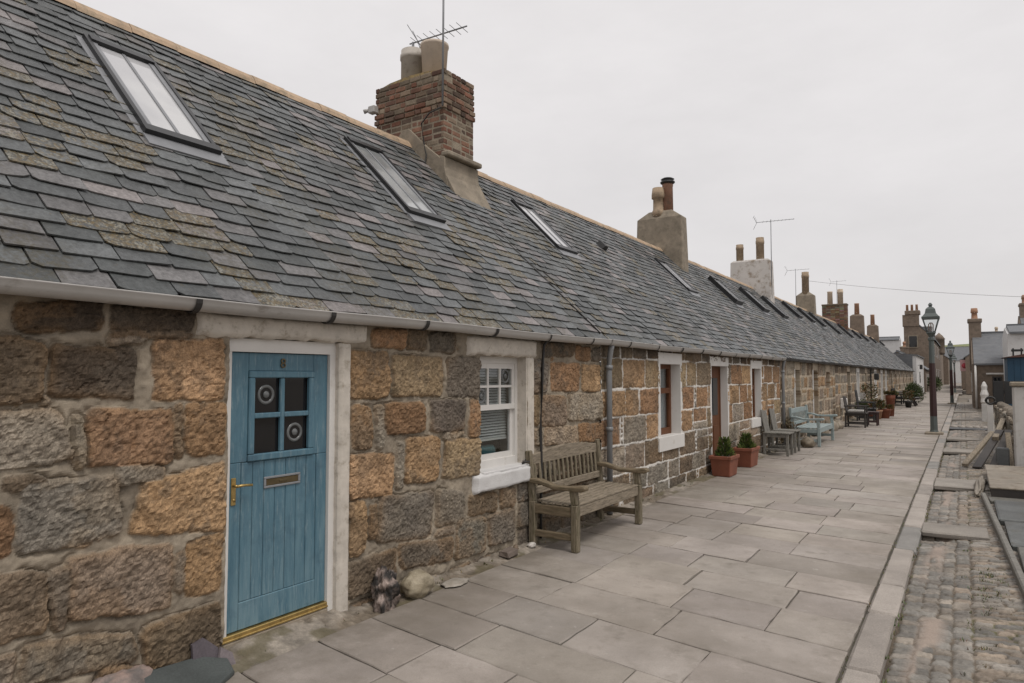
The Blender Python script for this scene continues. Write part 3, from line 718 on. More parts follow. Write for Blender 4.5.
# lintels, jambs, sill in old limewash: rough-edged slabs
def rough_slab(parent, name, y0, y1, z0, z1, proud, mat, seed, back=-.10, w=1.0):
    """a flat slab on the wall face with a wavering arris"""
    ny, nz = max(8, int((y1-y0)/.016)), max(6, int((z1-z0)/.016))
    ys = np.linspace(0, 1, ny); zs = np.linspace(0, 1, nz); A, B = np.meshgrid(ys, zs, indexing='ij')
    Y = y0+(y1-y0)*A; Z = z0+(z1-z0)*B
    Y = Y+w*.007*fbm(Z*13, Y*3+seed, seed, 3)*(2*abs(A-.5))**2*2; Z = Z+w*.009*fbm(Y*13, Z*3+seed, seed+1, 3)*(2*abs(B-.5))**2*2
    dd = np.minimum(np.minimum(A, 1-A)*(y1-y0), np.minimum(B, 1-B)*(z1-z0))
    X = proud*(1-np.exp(-dd/.0035))+w*.007*fbm(Y*14, Z*14, seed+2, 4)+.003
    P = np.stack([X, Y, Z], -1); C = np.ones(P.shape[:2]+(4,)); C[..., 3] = 0
    # returned edges
    m = [(i, 0) for i in range(ny)]+[(ny-1, j) for j in range(1, nz)]+[(i, nz-1) for i in range(ny-2, -1, -1)]+[(0, j) for j in range(nz-2, 0, -1)]
    ev = [P[i, j] for i, j in m]+[np.array([back, P[i, j][1], P[i, j][2]]) for i, j in m]; k = len(m); b = ny*nz
    eq = [(b+i, b+(i+1) % k, b+k+(i+1) % k, b+k+i) for i in range(k)]
    return grid_mesh(name, P, C, M[mat], None, (np.array(ev), np.ones((2*k, 4)), np.array(eq)), parent)
rough_slab(c1, 'lintel', 2.19, 3.475, 1.846, 1.985, .030, 'oldwhite', 4)
rough_slab(c1, 'lintel', 4.66, 5.79, 1.803, 1.975, .028, 'oldwhite', 7)
rough_slab(c1, 'jamb', 3.232, 3.335, -.02, 1.843, .020, 'oldwhite', 9, -.12, .35)
rough_slab(c1, 'jamb', 5.642, 5.755, .70, 1.80, .016, 'oldwhite', 12, -.16, .4)
rough_slab(c1, 'window_sill', 4.755, 5.63, .60, .772, .055, 'whitewall', 15, -.16)
sl = MB(); sl.box(-.16, 4.865, .755, .045, 5.63, .779, bev=.006); sl.build('sill_top', M['whitewall'], c1)
rv = MB(); rv.box(-.10, 5.622, .779, .002, 5.638, 1.80); rv.build('reveal', M['oldwhite'], c1)

# door
fr = MB()
fr.box(-.10, 3.185, .05, -.030, 3.236, 1.845); fr.box(-.10, 2.40, 1.765, -.030, 3.185, 1.845); fr.box(-.10, 2.40, .05, -.034, 2.442, 1.765)
fr.build('door_frame', M['white'], c1)
yl, yr, zb, zt, xd = 2.444, 3.183, .124, 1.762, -.052
W0, W1, H0, H1 = 2.60, 3.035, 1.135, 1.62
dm = MB()
dm.box(xd-.045, yl, zb, xd-.009, yr, W0 and H0-.03)                       # boards' backing
dm.box(xd-.045, yl, H0-.03, xd, W0-.03, zt, bev=.004); dm.box(xd-.045, W1+.03, H0-.03, xd, yr, zt, bev=.004)
dm.box(xd-.045, W0-.03, H1+.03, xd-.001, W1+.03, zt, bev=.004)
dm.box(xd-.012, yl, zb, xd, yl+.085, H0-.031, bev=.004); dm.box(xd-.012, yr-.085, zb, xd, yr, H0-.031, bev=.004); dm.box(xd-.012, yl+.086, zb, xd+.001, yr-.086, zb+.16, bev=.004)
nb = 7
for i in range(nb):                                                    # tongued boards
    a = yl+.088+(yr-yl-.176)*i/nb; b = yl+.088+(yr-yl-.176)*(i+1)/nb
    dm.box(xd-.010, a+.0015, zb+.162, xd-.002-.001*(i % 2), b-.0015, H0-.033, bev=.004)
door = dm.build('door', M['bluedoor'], c1)
w = MB()
for a, b, c, d in ((W0-.03, W1+.03, H0-.03, H0+.012), (W0-.03, W1+.03, H1-.012, H1+.03)): w.box(xd-.02, a, c, xd+.013, b, d, bev=.006)
for a, b in ((W0-.03, W0+.012), (W1-.012, W1+.03)): w.box(xd-.02, a, H0+.012, xd+.013, b, H1-.012, bev=.006)
ym, zm = (W0+W1)/2, (H0+H1)/2
w.box(xd-.02, ym-.016, H0+.012, xd+.006, ym+.016, H1-.012, bev=.005); w.box(xd-.02, W0+.012, zm-.016, xd+.008, ym-.016, zm+.016, bev=.005); w.box(xd-.02, ym+.016, zm-.016, xd+.008, W1-.012, zm+.016, bev=.005)
w.build('glazing_bars', M['bluedoor'], door)
for i, (a, b) in enumerate(((W0+.012, ym-.016), (ym+.016, W1-.012))):
    for j, (c, d) in enumerate(((H0+.012, zm-.016), (zm+.016, H1-.012))):
        g = MB(); g.box(xd-.03, a, c, xd-.022, b, d); g.build('pane', M['darkpane'], door)
        if (i, j) in ((0, 1), (1, 0)):
            be = MB(); cy, cz = (a+b)/2+.004, (c+d)/2+.004
            be.lathe([(.062, 0), (.060, .004), (.052, .006), (.044, .004), (.042, 0)], n=28); del be.f[-2:], be.c[-2:], be.m[-2:], be.sm[-2:]; be.lathe([(.024, .001), (.020, .006), (.012, .010), (.002, .012)], n=20)
            Mx = Matrix.Translation((xd-.0215, cy, cz)) @ Matrix.Rotation(R(90), 4, 'Y')
            be.v = [tuple(Mx @ Vector(p)) for p in be.v]
            be.build('bullseye_glass', M['bullseye'], door)
lb = MB(); y0_, y1_, z0_, z1_ = 2.69, 2.965, .93, 1.0
lb.box(xd-.005, y0_, z0_, xd+.006, y1_, z0_+.014, bev=.003); lb.box(xd-.005, y0_, z1_-.014, xd+.006, y1_, z1_, bev=.003)
lb.box(xd-.005, y0_, z0_+.014, xd+.006, y0_+.016, z1_-.014, bev=.003); lb.box(xd-.005, y1_-.016, z0_+.014, xd+.006, y1_, z1_-.014, bev=.003)
lbo = lb.build('letter_plate', M['lead'], door)
fl = MB(); fl.box(xd-.004, y0_+.016, z0_+.014, xd+.003, y1_-.016, z1_-.014, bev=.003); fl.box(xd+.003, 2.80, .958, xd+.008, 2.86, .972, bev=.002)
fl.build('letter_flap', mat_plain('tarnished_brass', (.13, .10, .055), .4, .2, 20, metal=.7), door)
hd = MB(); hd.box(xd, 2.462, .86, xd+.008, 2.494, 1.02, bev=.003); hd.tube([(xd+.008, 2.476, .975), (xd+.045, 2.476, .975)], .009, n=10)
hd.tube([(xd+.045, 2.474, .975), (xd+.047, 2.52, .977), (xd+.046, 2.575, .972)], [.009, .008, .0085], n=10); hd.tube([(xd+.008, 2.482, .89), (xd+.010, 2.482, .89)], .010, n=10)
hd.build('door_handle', M['brass'], door)
th = MB(); th.box(-.12, 2.405, .092, -.026, 3.186, .120, bev=.004); th.box(-.030, 2.405, .086, -.018, 3.186, .098, bev=.003)
th.build('threshold_strip', M['brass'], c1)
ds = MB(); ds.box(-.3, 2.41, -.1, -.02, 3.19, .085, bev=.01); ds.build('door_step', M['render'], c1)
# house number on the top rail
cu = bpy.data.curves.new('house_number', 'FONT'); cu.body = '8'; cu.size = .085; cu.extrude = .003; cu.align_x = 'CENTER'
tmp = bpy.data.objects.new('house_number', cu); me = bpy.data.meshes.new_from_object(tmp); bpy.data.objects.remove(tmp)
me.transform(Matrix.Translation((xd+.006, 2.815, 1.672)) @ Matrix.Rotation(R(90), 4, 'Z') @ Matrix.Rotation(R(90), 4, 'X')); me.materials.append(bpy.data.materials['tarnished_brass'])
link(bpy.data.objects.new('house_number', me), door)

# sash window
x = -.10; f = MB()
f.box(x-.08, 4.80, .775, x, 4.90, 1.80); f.box(x-.08, 5.585, .775, x, 5.645, 1.80); f.box(x-.08, 4.90, 1.74, x, 5.585, 1.80); f.box(x-.08, 4.90, .775, x+.004, 5.585, .85)
win = f.build('window', M['white'], c1)
f = MB()       # upper sash three by two, lower sash one pane
f.box(x-.04, 4.90, 1.69, x-.012, 5.585, 1.74); f.box(x-.05, 4.90, 1.305, x-.006, 5.585, 1.355)
f.box(x-.04, 4.90, 1.355, x-.012, 4.95, 1.69); f.box(x-.04, 5.54, 1.355, x-.012, 5.585, 1.69)
for i in (1, 2): yy = 4.95+.59*i/3; f.box(x-.035, yy-.012, 1.355, x-.013, yy+.012, 1.69)
f.box(x-.034, 4.95, 1.512, x-.014, 5.54, 1.534)
f.box(x-.06, 4.90, .85, x-.032, 4.95, 1.305); f.box(x-.06, 5.54, .85, x-.032, 5.585, 1.305); f.box(x-.06, 4.95, .85, x-.034, 5.54, .90)
f.build('sash', M['white'], win)
g = MB(); g.box(x-.028, 4.95, 1.355, x-.024, 5.54, 1.69); g.box(x-.050, 4.95, .90, x-.046, 5.54, 1.305); g.build('pane', M['glass'], win)
for cy, cz in ((5.05, 1.435), (5.445, 1.62)):
    be = MB(); be.lathe([(.072, 0), (.070, .003), (.060, .004), (.05, .002), (.048, 0)], n=28); del be.f[-2:], be.c[-2:], be.m[-2:], be.sm[-2:]; be.lathe([(.030, .001), (.02, .006), (.002, .008)], n=20)
    Mx = Matrix.Translation((x-.0235, cy, cz)) @ Matrix.Rotation(R(90), 4, 'Y'); be.v = [tuple(Mx @ Vector(p)) for p in be.v]
    be.build('bullseye_glass', M['bullseye'], win)
bl = MB()
for k in range(26):
    z = 1.70-.026*k; tl = .0; y1b = 5.56
    bl.add([(x-.105, 4.92, z+.010-.003*k*.1), (x-.105, y1b, z+.010), (x-.085, y1b, z-.010), (x-.085, 4.92, z-.010)], [(0, 1, 2, 3)])
bl.box(x-.11, 4.92, 1.015, x-.085, 5.56, 1.035); bl.build('blind', M['blind'], win)
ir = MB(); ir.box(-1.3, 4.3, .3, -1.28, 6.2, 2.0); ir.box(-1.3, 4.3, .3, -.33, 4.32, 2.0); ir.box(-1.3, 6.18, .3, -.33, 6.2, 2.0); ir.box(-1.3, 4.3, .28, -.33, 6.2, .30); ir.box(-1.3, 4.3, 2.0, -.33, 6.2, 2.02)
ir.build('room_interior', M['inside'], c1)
tl = MB(); tl.box(-.30, 4.98, .79, -.20, 5.42, .965, bev=.03); tag(tl.build('folded_cloth', M['tealthing']), 'teal folded cloth on the inner sill behind the window by the bench', 'cloth')
inn = MB(); inn.box(-.34, 4.86, .74, -.181, 5.64, .79); inn.build('inner_sill', M['white'], c1)
cl = MB(); cl.tube([(-.02, 5.60, .80), (.03, 5.53, .80), (.055, 5.56, .803), (.05, 5.60, .80)], .008, n=6); cl.tube([(.02, 5.52, .79), (.035, 5.55, .80), (.02, 5.58, .815)], .010, n=6)
cl.build('sash_rope', M['rope'], c1)
cb = MB(); cb.tube([(.10, 5.90, 2.0), (.05, 5.885, 1.93), (.045, 5.87, 1.80), (.045, 5.845, 1.45), (.04, 5.83, 1.1), (.042, 5.84, .8), (.04, 5.83, .3), (.04, 5.83, .02)], .014, n=8)
cb.build('wall_cable', M['rope'], c1)

def lich1(y, s):
    v = math.sin(y*2.1+1.3)*math.sin(s*2.4+y*.7+.5)+.45*math.sin(y*5.3+s*3.1)
    return max(.10, min(1, .42+.62*v)) * (1.0 if s < 2.7 else .35)
slate_roof(c1, -4, 7.2, 31, lich1)
gutter(c1, -4, 7.22, 'gutter')
skylight(c1, 2.75, 1.76, 3.08); skylight(c1, 5.40, 1.72, 3.05, pane='sky_pane_dark')

# brick stack on the party wall
BR = [(.185, .090, .062), (.165, .092, .066), (.195, .110, .076), (.110, .078, .060), (.195, .145, .105), (.135, .080, .060), (.23, .185, .138)]
bk = MB(); x0, x1, y0, y1 = -3.20, -1.985, 6.78, 7.42
bk.box(x0+.004, y0+.004, 3.5, x1-.004, y1-.004, 5.60, (.26, .22, .168))
r = random.Random(5); z = 3.95; row = 0
while z < 5.60:
    proud = .020 if 5.10 < z < 5.20 else (.009 if z >= 5.20 else 0); hh = .061
    for face in ('s', 'e', 'n', 'w'):
        lo, hi = (x0, x1) if face in 'sn' else (y0, y1)
        t = lo - proud - (.11 if row % 2 else 0)
        while t < hi+proud:
            L = .172 if r.random() < .72 else .085
            a, b = max(t, lo-proud), min(t+L, hi+proud); t += L+.015
            if b-a < .03: continue
            j = r.uniform(-.003, .003)+proud; c = r.choice(BR); g = r.uniform(.62, 1.25); c = tuple(q*g for q in c)
            zz = z+r.uniform(-.003, .003)
            if r.random() < .03: continue
            if face == 's': bk.box(a, y0-j, zz, b, y0+.05, zz+hh, c, bev=.007, jit=.002)
            elif face == 'n': bk.box(a, y1-.05, zz, b, y1+j, zz+hh, c, bev=.007, jit=.002)
            elif face == 'e': bk.box(x1-.05, a, zz, x1+j, b, zz+hh, c, bev=.007, jit=.002)
            else: bk.box(x0-j, a, zz, x0+.05, b, zz+hh, c, bev=.007, jit=.002)
    z += .077; row += 1
ch = bk.build('chimney', mat_attr('old_brick', .9, 60, .3, 8, .2, .5, 120, .2), c1)
fb = MB()   # mortar skirts along the roof line, ledge, flaunching
def rz(x, h=.0): return ZG+(XG-x)*(ZR-ZG)/(XG-XR)+h
fb.prism([(-3.02, 4.40), (XR, ZR-.05), (x1+.06, rz(x1+.06, -.04)), (x1+.03, rz(x1, .28)), (-2.25, rz(-2.25, .26)), (XR+.05, ZR+.20), (XR-.1, ZR+.16), (-2.85, ZR-.06)], 'y', y0-.055, y0+.005)
fb.prism([(x1-.02, 3.9), (x1+.14, rz(x1+.14, -.03)), (x1+.055, 4.30), (x1+.05, 4.44), (x1-.02, 4.46)], 'y', y0-.057, y1+.04)
fb.box(x1-.02, y0-.045, 4.45, x1+.12, y1+.05, 4.52, bev=.015)
fb.prism([(x1+.02, rz(x1, -.03)), (x1+.32, rz(x1+.32, -.015)), (x1+.22, rz(x1+.22, .06)), (x1+.06, rz(x1, .12))], 'y', y0-.05, y1+.06)
fo = fb.build('mortar_fillet', M['render'], ch); bv = fo.modifiers.new('soft', 'BEVEL'); bv.width = .02; bv.segments = 2
fl = MB(); cxm, cym = (x0+x1)/2, (y0+y1)/2
fl.prism([(x0+.0, 5.60), (x1-.0, 5.60), (-2.10, 5.63), (-2.25, 5.66), (-2.6, 5.68), (-2.95, 5.66), (-3.1, 5.63)], 'y', y0+.01, y1-.01)
flo = fl.build('flaunching', mat_plain('mossy_mortar', (.30, .22, .10), .95, .25, 9, col2=(.16, .135, .095), lo=.48, hi=.6, bst=.6, bscale=40), ch)
pot(ch, -2.77, 7.05, 5.68, .48, .165, .17, 'greypot', 0)
pot(ch, -2.37, 7.04, 5.68, .46, .150, .185, 'creampot', 1)
ae = MB(); yagi(ae, (-1.99, 6.755, 5.12), 7.25, R(205), 1.0, 7)
ae.tube([(-2.77, 7.05, 6.0), (-2.77, 7.05, 6.30)], .018, n=8)
d0 = Vector((-2.83, 7.05, 6.29)); d1 = Vector((-1.80, 7.02, 6.24)); ae.tube([d0, d1], .010, n=6)
for k in range(8):
    p = d0.lerp(d1, .12+.8*k/7); ae.tube([p+Vector((-.02, -.10, .03)), p+Vector((.02, .10, -.03))], .005, n=4)
p = d0.lerp(d1, .15); ae.tube([p+Vector((-.10, 0, .18)), p, p+Vector((.06, .02, -.2))], .006, n=4); ae.tube([p+Vector((-.02, -.2, .16)), p, p+Vector((.02, .2, -.12))], .006, n=4)
ae.build('television_aerial', M['lead'], ch)
cbx = MB(); cbx.tube([(-2.0, 6.74, 5.10), (-2.2, 6.735, 5.06), (-2.33, 6.735, 4.95), (-2.29, 6.735, 4.7), (-2.23, 6.725, 4.5), (-2.24, 6.70, 4.38), (-2.20, 6.69, 4.30), (-1.95, 6.72, rz(-1.95, .03)), (-1.0, 6.95, rz(-1.0, .035)), (.08, 7.1, rz(.08, .04))], .010, n=6)
cbx.build('aerial_cable', M['rope'], ch)
lg = MB(); lg.box(-3.27, 6.68, 5.27, -3.15, 6.775, 5.37, bev=.01); lg.tube([(-3.27, 6.70, 5.32), (-3.33, 6.67, 5.30)], [.022, .032], n=10)
lg.build('security_light', M['gutter'], ch)

# ------------------------------------------------------------------ the other cottages
def cottage(label, y0, y1, style, zl, keys, ops, seed, stepy, stepz, sky, gut, pipe=None, wr=(.4, .75), gap=.03, lich=.35, loc=None, mat='stone', pipe_mat='greypipe'):
    c = wthing('cottage', label, 'cottage', (-1.3, (y0+y1)/2, 0), 'cottages in the terrace')
    O = [(o['y0'], o['y1'], o['z0'], o['z1']) for o in ops]
    st = courses(y0, y1, zl, O, seed, gap, wr[0], wr[1], keys, split=.8 if style == 'tapped' else 1.0)
    wall_sheet(c, y0, y1, 2.06, O, st, style, stepy, stepz, seed, M[mat])
    for o in ops:
        a, b, z0, z1 = o['y0'], o['y1'], o['z0'], o['z1']; dep = o.get('dep', .19); bd = o.get('band', 0); sm = o.get('surround', 'white')
        if bd:
            s = MB(); q = .018
            s.box(-.32, a-bd, z0, q, a+.008, z1-.008); s.box(-.32, b-.008, z0, q, b+bd, z1-.008); s.box(-.32, a-bd, z1-.008, q+.002, b+bd, o.get('ztop', z1+.15))
            if o['kind'] == 'window': s.box(-.32, a-bd-.03, z0-o.get('sill', .18), q+.02, b+bd+.03, z0+.006, bev=.004)
            so = s.build('window_surround' if o['kind'] == 'window' else 'door_surround', M[sm], c)
        if o['kind'] == 'window':
            w = framed_window(c, a, b, z0, z1, -dep, o.get('mat', 'brownpaint'), 1, 1, fr=.075)
            t = MB(); zr = z0+(z1-z0)*.62; t.box(-dep-.045, a+.075, zr-.04, -dep+.004, b-.075, zr+.04); t.build('transom', M[o.get('mat', 'brownpaint')], w)
            cu = MB(); cu.box(-dep-.10, a, z0, -dep-.085, b, z1); cu.build('curtain_or_dark', M[o.get('curtain_or_dark', 'curtain_or_dark')], w)  # in the inside material: a near-black sheet painted as the room's shade
        else:
            d = MB(); x = -dep
            d.box(x-.05, a+.05, max(z0, .04), x, b-.05, z1-.05)
            do = d.build('door', M[o.get('mat', 'brownpaint')], c)
            p = MB()
            for (f0, f1, g0, g1) in ((.14, .46, .1, .42), (.54, .86, .1, .42)):
                p.box(x, a+(b-a)*f0, z1*g0, x+.012, a+(b-a)*f1, z1*g1, bev=.008)
            p.build('door_panel', M[o.get('mat', 'brownpaint')], do)
            p = MB(); p.box(x-.004, a+(b-a)*.18, z1*.52, x+.006, a+(b-a)*.82, z1*.88); p.build('pane', M['darkpane'], do)
            p = MB(); p.tube([(x, a+.12, .95), (x+.05, a+.12, .95), (x+.05, a+.24, .95)], .010, n=8); p.build('door_handle', M['brass'], do)
            fm = MB(); fm.box(x-.06, a, max(z0, .02), x+.012, a+.05, z1); fm.box(x-.06, b-.05, max(z0, .02), x+.012, b, z1); fm.box(x-.06, a+.05, z1-.05, x+.012, b-.05, z1); fm.build('door_frame', M[o.get('frame', o.get('mat', 'brownpaint'))], c)
            sp = MB(); sp.box(-.32, a, -.1, .03, b, .035, bev=.008); sp.build('door_step', M['render'], c)
    slate_roof(c, y0, y1, seed+100, lambda y, s: lich*(.6+.5*math.sin(y*1.7+s*2+seed)))
    gutter(c, y0, y1, gut, dz=.0 if gut == 'gutter' else -.01, r=.058 if gut == 'gutter' else .05, brackets=y0 < 20)
    if pipe: downpipe(c, pipe, pipe_mat)
    for k, (yc, s0, s1, pn) in enumerate(sky): skylight(c, yc, s0, s1, pane=pn, far=y0 > 16, w=.62 if y0 > 16 else .56)
    return c

c2 = cottage('stone cottage with white ribbon pointing and white window bands, behind the potted conifers', 7.24, 16.55, 'tapped', [-.12, .16, .42, .77, 1.11, 1.46, 1.84, 2.06],
    ['DGB', 'BGTD', 'PTYB', 'OYTR', 'OYRO', 'OYROB', 'KBD'],
    [dict(kind='window', y0=9.10, y1=9.92, z0=.76, z1=1.80, band=.065, sill=.19, dep=.13), dict(kind='door', y0=11.42, y1=12.36, z0=-.12, z1=1.80, band=.07, dep=.12), dict(kind='window', y0=14.05, y1=14.78, z0=.76, z1=1.78, band=.07, sill=.17, dep=.11)],
    40, .014, .0085, [(8.78, 1.98, 3.12, 'sky_pane'), (14.25, 1.92, 2.97, 'sky_pane')], 'gutter', 7.33, (.42, .80), .027, .3)
c3 = cottage('stone cottage with broad pale lime joints and narrow tan openings behind the pale blue bench', 16.55, 24.7, 'lime', [-.12, .2, .55, .92, 1.28, 1.62, 2.06], ['DGB', 'GBP', 'PTG', 'OYT', 'OPT', 'BPT'],
    [dict(kind='window', y0=18.25, y1=18.95, z0=.7, z1=1.78, dep=.22, mat='darkwood', curtain_or_dark='inside'), dict(kind='door', y0=20.75, y1=21.55, z0=-.12, z1=1.78, dep=.24), dict(kind='window', y0=23.0, y1=23.7, z0=1.25, z1=1.75, dep=.1, mat='brownpaint')],
    60, .022, .016, [(18.05, 2.03, 3.0, 'sky_pane'), (21.2, 2.1, 3.08, 'sky_pane'), (23.9, 2.1, 3.08, 'sky_pane')], 'blackiron', 16.60, (.4, .8), .07, .25)
# painted strips beside the openings of the third cottage
for a, b in ((18.12, 18.24), (20.62, 20.74)):
    s = MB(); s.box(-.05, a, .05, .026, b, 1.80, bev=.004); s.build('painted_margin', M['renderpale'], c3)
c4 = cottage('grey stone cottage with a white door surround and black downpipe behind the dark bench', 24.7, 34.7, 'lime', [-.12, .25, .62, 1.0, 1.36, 1.68, 2.06], ['DGB', 'GBD', 'PGD', 'OGT', 'DGT', 'BGD'],
    [dict(kind='door', y0=27.6, y1=28.4, z0=-.12, z1=1.78, dep=.2, mat='darkwood'), dict(kind='window', y0=30.2, y1=30.9, z0=.75, z1=1.78, dep=.2, band=.09, mat='white'), dict(kind='window', y0=33.0, y1=33.6, z0=.75, z1=1.75, dep=.2, mat='darkwood', curtain_or_dark='inside')],
    70, .035, .022, [(28.1, 2.55, 3.4, 'sky_pane_dark'), (31.1, 2.6, 3.4, 'sky_pane_dark'), (33.6, 2.55, 3.4, 'sky_pane_dark')], 'blackiron', 34.5, (.45, .8), .06, .2, mat='stone_far', pipe_mat='blackiron')
c5 = cottage('stone cottage with white painted margins round its windows behind the terracotta planters', 34.7, 43.6, 'lime', [-.12, .25, .62, 1.0, 1.36, 1.68, 2.06], ['DGB', 'PTG', 'PTG', 'OPT', 'PGT', 'BGD'],
    [dict(kind='window', y0=36.6, y1=37.4, z0=.75, z1=1.78, dep=.2, band=.12, mat='white'), dict(kind='door', y0=39.6, y1=40.4, z0=-.12, z1=1.78, dep=.2, band=.12, mat='greygreen'), dict(kind='window', y0=42.0, y1=42.7, z0=.75, z1=1.78, dep=.2, band=.12, mat='white')],
    80, .05, .03, [(37.0, 2.3, 3.3, 'sky_pane_dark'), (42.2, 2.4, 3.4, 'sky_pane_dark')], 'blackiron', None, (.5, .9), .07, .15, mat='stone_far')
c6 = cottage('brown stone cottage behind the dark picnic bench, with two close dark skylights', 43.6, 53.5, 'lime', [-.12, .3, .7, 1.1, 1.5, 2.06], ['DGB', 'BTG', 'OTG', 'OPT', 'BGT'],
    [dict(kind='door', y0=45.5, y1=46.4, z0=-.12, z1=1.78, dep=.2, mat='brownpaint'), dict(kind='window', y0=48.6, y1=49.5, z0=.75, z1=1.75, dep=.2, mat='darkwood', curtain_or_dark='inside'), dict(kind='window', y0=51.4, y1=52.2, z0=.75, z1=1.75, dep=.2, mat='white')],
    90, .08, .04, [(47.9, 2.7, 3.4, 'sky_pane_dark'), (52.0, 2.7, 3.35, 'sky_pane_dark')], 'blackiron', None, (.5, .9), .06, .15, mat='stone_far')
c7 = cottage('farthest brown stone cottage of the row, its roof ending against the white gabled house', 53.5, 66.6, 'lime', [-.12, .3, .7, 1.1, 1.5, 2.06], ['DGB', 'BTG', 'OTG', 'OPT', 'BGT'],
    [dict(kind='window', y0=55.5, y1=56.3, z0=.75, z1=1.75, dep=.2, mat='darkwood', curtain_or_dark='inside'), dict(kind='door', y0=58.5, y1=59.4, z0=-.12, z1=1.78, dep=.2, mat='darkwood'), dict(kind='window', y0=62.5, y1=63.4, z0=.75, z1=1.75, dep=.2, mat='white')],
    95, .1, .05, [(58.4, 2.9, 3.5, 'sky_pane_dark'), (65.5, 3.0, 3.6, 'sky_pane_dark')], 'blackiron', None, (.5, .9), .06, .15, mat='stone_far')
# gable and back walls so that the row is closed
for c, ya, yb in ((c1, -4, 7.24), (c2, 7.24, 16.55), (c3, 16.55, 24.7), (c4, 24.7, 34.7), (c5, 34.7, 43.6), (c6, 43.6, 53.5), (c7, 53.5, 66.6)):
    b = MB(); xb = 2*XR-XG+.1
    b.box(xb-.3, ya, -.1, xb, yb, 2.03)
    if ya == -4: b.prism([(-.02, -.1), (-.02, 2.0), (XR, 4.62), (xb, 2.0), (xb, -.1)], 'y', ya+.01, ya+.2)
    if yb == 66.6: b.prism([(-.02, -.1), (-.02, 2.0), (XR, 4.62), (xb, 2.0), (xb, -.1)], 'y', yb-.2, yb-.01)
    b.build('back_wall', M['granite'], c)

k = chimney_block(c2, 15.86, 16.24, 1.14, 5.70, 'render', hip=.20)
pot(k, -2.66, 16.0, 5.68, .60, .13, .125, 'agedpot', 2); pot(k, -2.46, 16.12, 5.66, .72, .135, .125, 'redpot', 1)
p = MB(); p.lathe([(.14, 0), (.18, .03), (.18, .06), (.14, .07), (.14, .10), (.17, .12), (.12, .15)], (-2.46, 16.12, 6.38), 14); p.build('pot_cowl', M['blackiron'], k)
k = chimney_block(c3, 24.46, 24.92, 1.35, 5.70, 'limewash_chimney', hip=.06)
pot(k, -3.0, 24.69, 5.68, .62, .125, .115, 'agedpot', 0); pot(k, -2.30, 24.69, 5.68, .80, .135, .125, 'agedpot', 0)
a = MB(); yagi(a, (-1.90, 24.55, 4.3), 7.05, R(20), 1.25, 9, 1.0); a.build('television_aerial', M['lead'], k)
k = chimney_block(c4, 34.42, 34.80, .80, 5.62, 'render', hip=.2)
pot(k, -2.6, 34.6, 5.6, .95, .16, .15, 'agedpot', 0)
a = MB(); yagi(a, (-3.0, 34.4, 5.0), 6.72, R(20), 1.0, 6, .8); a.build('television_aerial', M['lead'], k)
bm = MB(); r = random.Random(2)
bm.box(-3.24, 43.21, 3.6, -1.96, 43.73, 5.72, (.2, .165, .125))
z = 4.0
while z < 5.70:
    t = -3.26
    while t < -1.95: bm.box(t, 43.195, z, min(t+.22, -1.94), 43.3, z+.07, tuple(q*r.uniform(.8, 1.2) for q in r.choice(BR)), bev=.006); t += .235
    t = 43.20
    while t < 43.72: bm.box(-2.05, t, z, -1.945, min(t+.21, 43.74), z+.07, tuple(q*r.uniform(.8, 1.2) for q in r.choice(BR)), bev=.006); t += .225
    z += .085
bm.box(-3.28, 43.17, 5.70, -1.92, 43.77, 5.80, (.15, .12, .09), bev=.02)
k = bm.build('chimney', bpy.data.materials['old_brick'], c5)
pot(k, -2.85, 43.45, 5.8, .75, .15, .14, 'claypot', 1); pot(k, -2.3, 43.45, 5.8, .85, .15, .14, 'claypot', 0)
a = MB(); yagi(a, (-2.5, 43.6, 5.5), 7.2, R(10), .8, 4, .8); a.build('television_aerial', M['lead'], k)
k = chimney_block(c6, 53.18, 53.60, .86, 5.95, 'granite', hip=.12); pot(k, -2.6, 53.4, 5.93, .8, .17, .15, 'orangepot', 1)
k = chimney_block(c7, 63.12, 63.55, .82, 5.85, 'granite', hip=.12); pot(k, -2.6, 63.33, 5.83, .85, .17, .15, 'orangepot', 1)
vt = MB(); vt.prism([(-.10, .0), (.10, .0), (.06, .10), (-.06, .10)], 'x', -.08, .08)
vt.v = [(roofpt(10.9+p[1], 2.62+p[0], p[2])) for p in vt.v]; vt.build('roof_vent', M['blackiron'], c2)
# ------------------------------------------------------------------ ground
def structure(o): o['kind'] = 'structure'; return o
g = MB(); g.add([(-700, -300, -.16), (700, -300, -.16), (700, 900, -.16), (-700, 900, -.16)], [(0, 1, 2, 3)]); structure(g.build('ground', M['earth']))

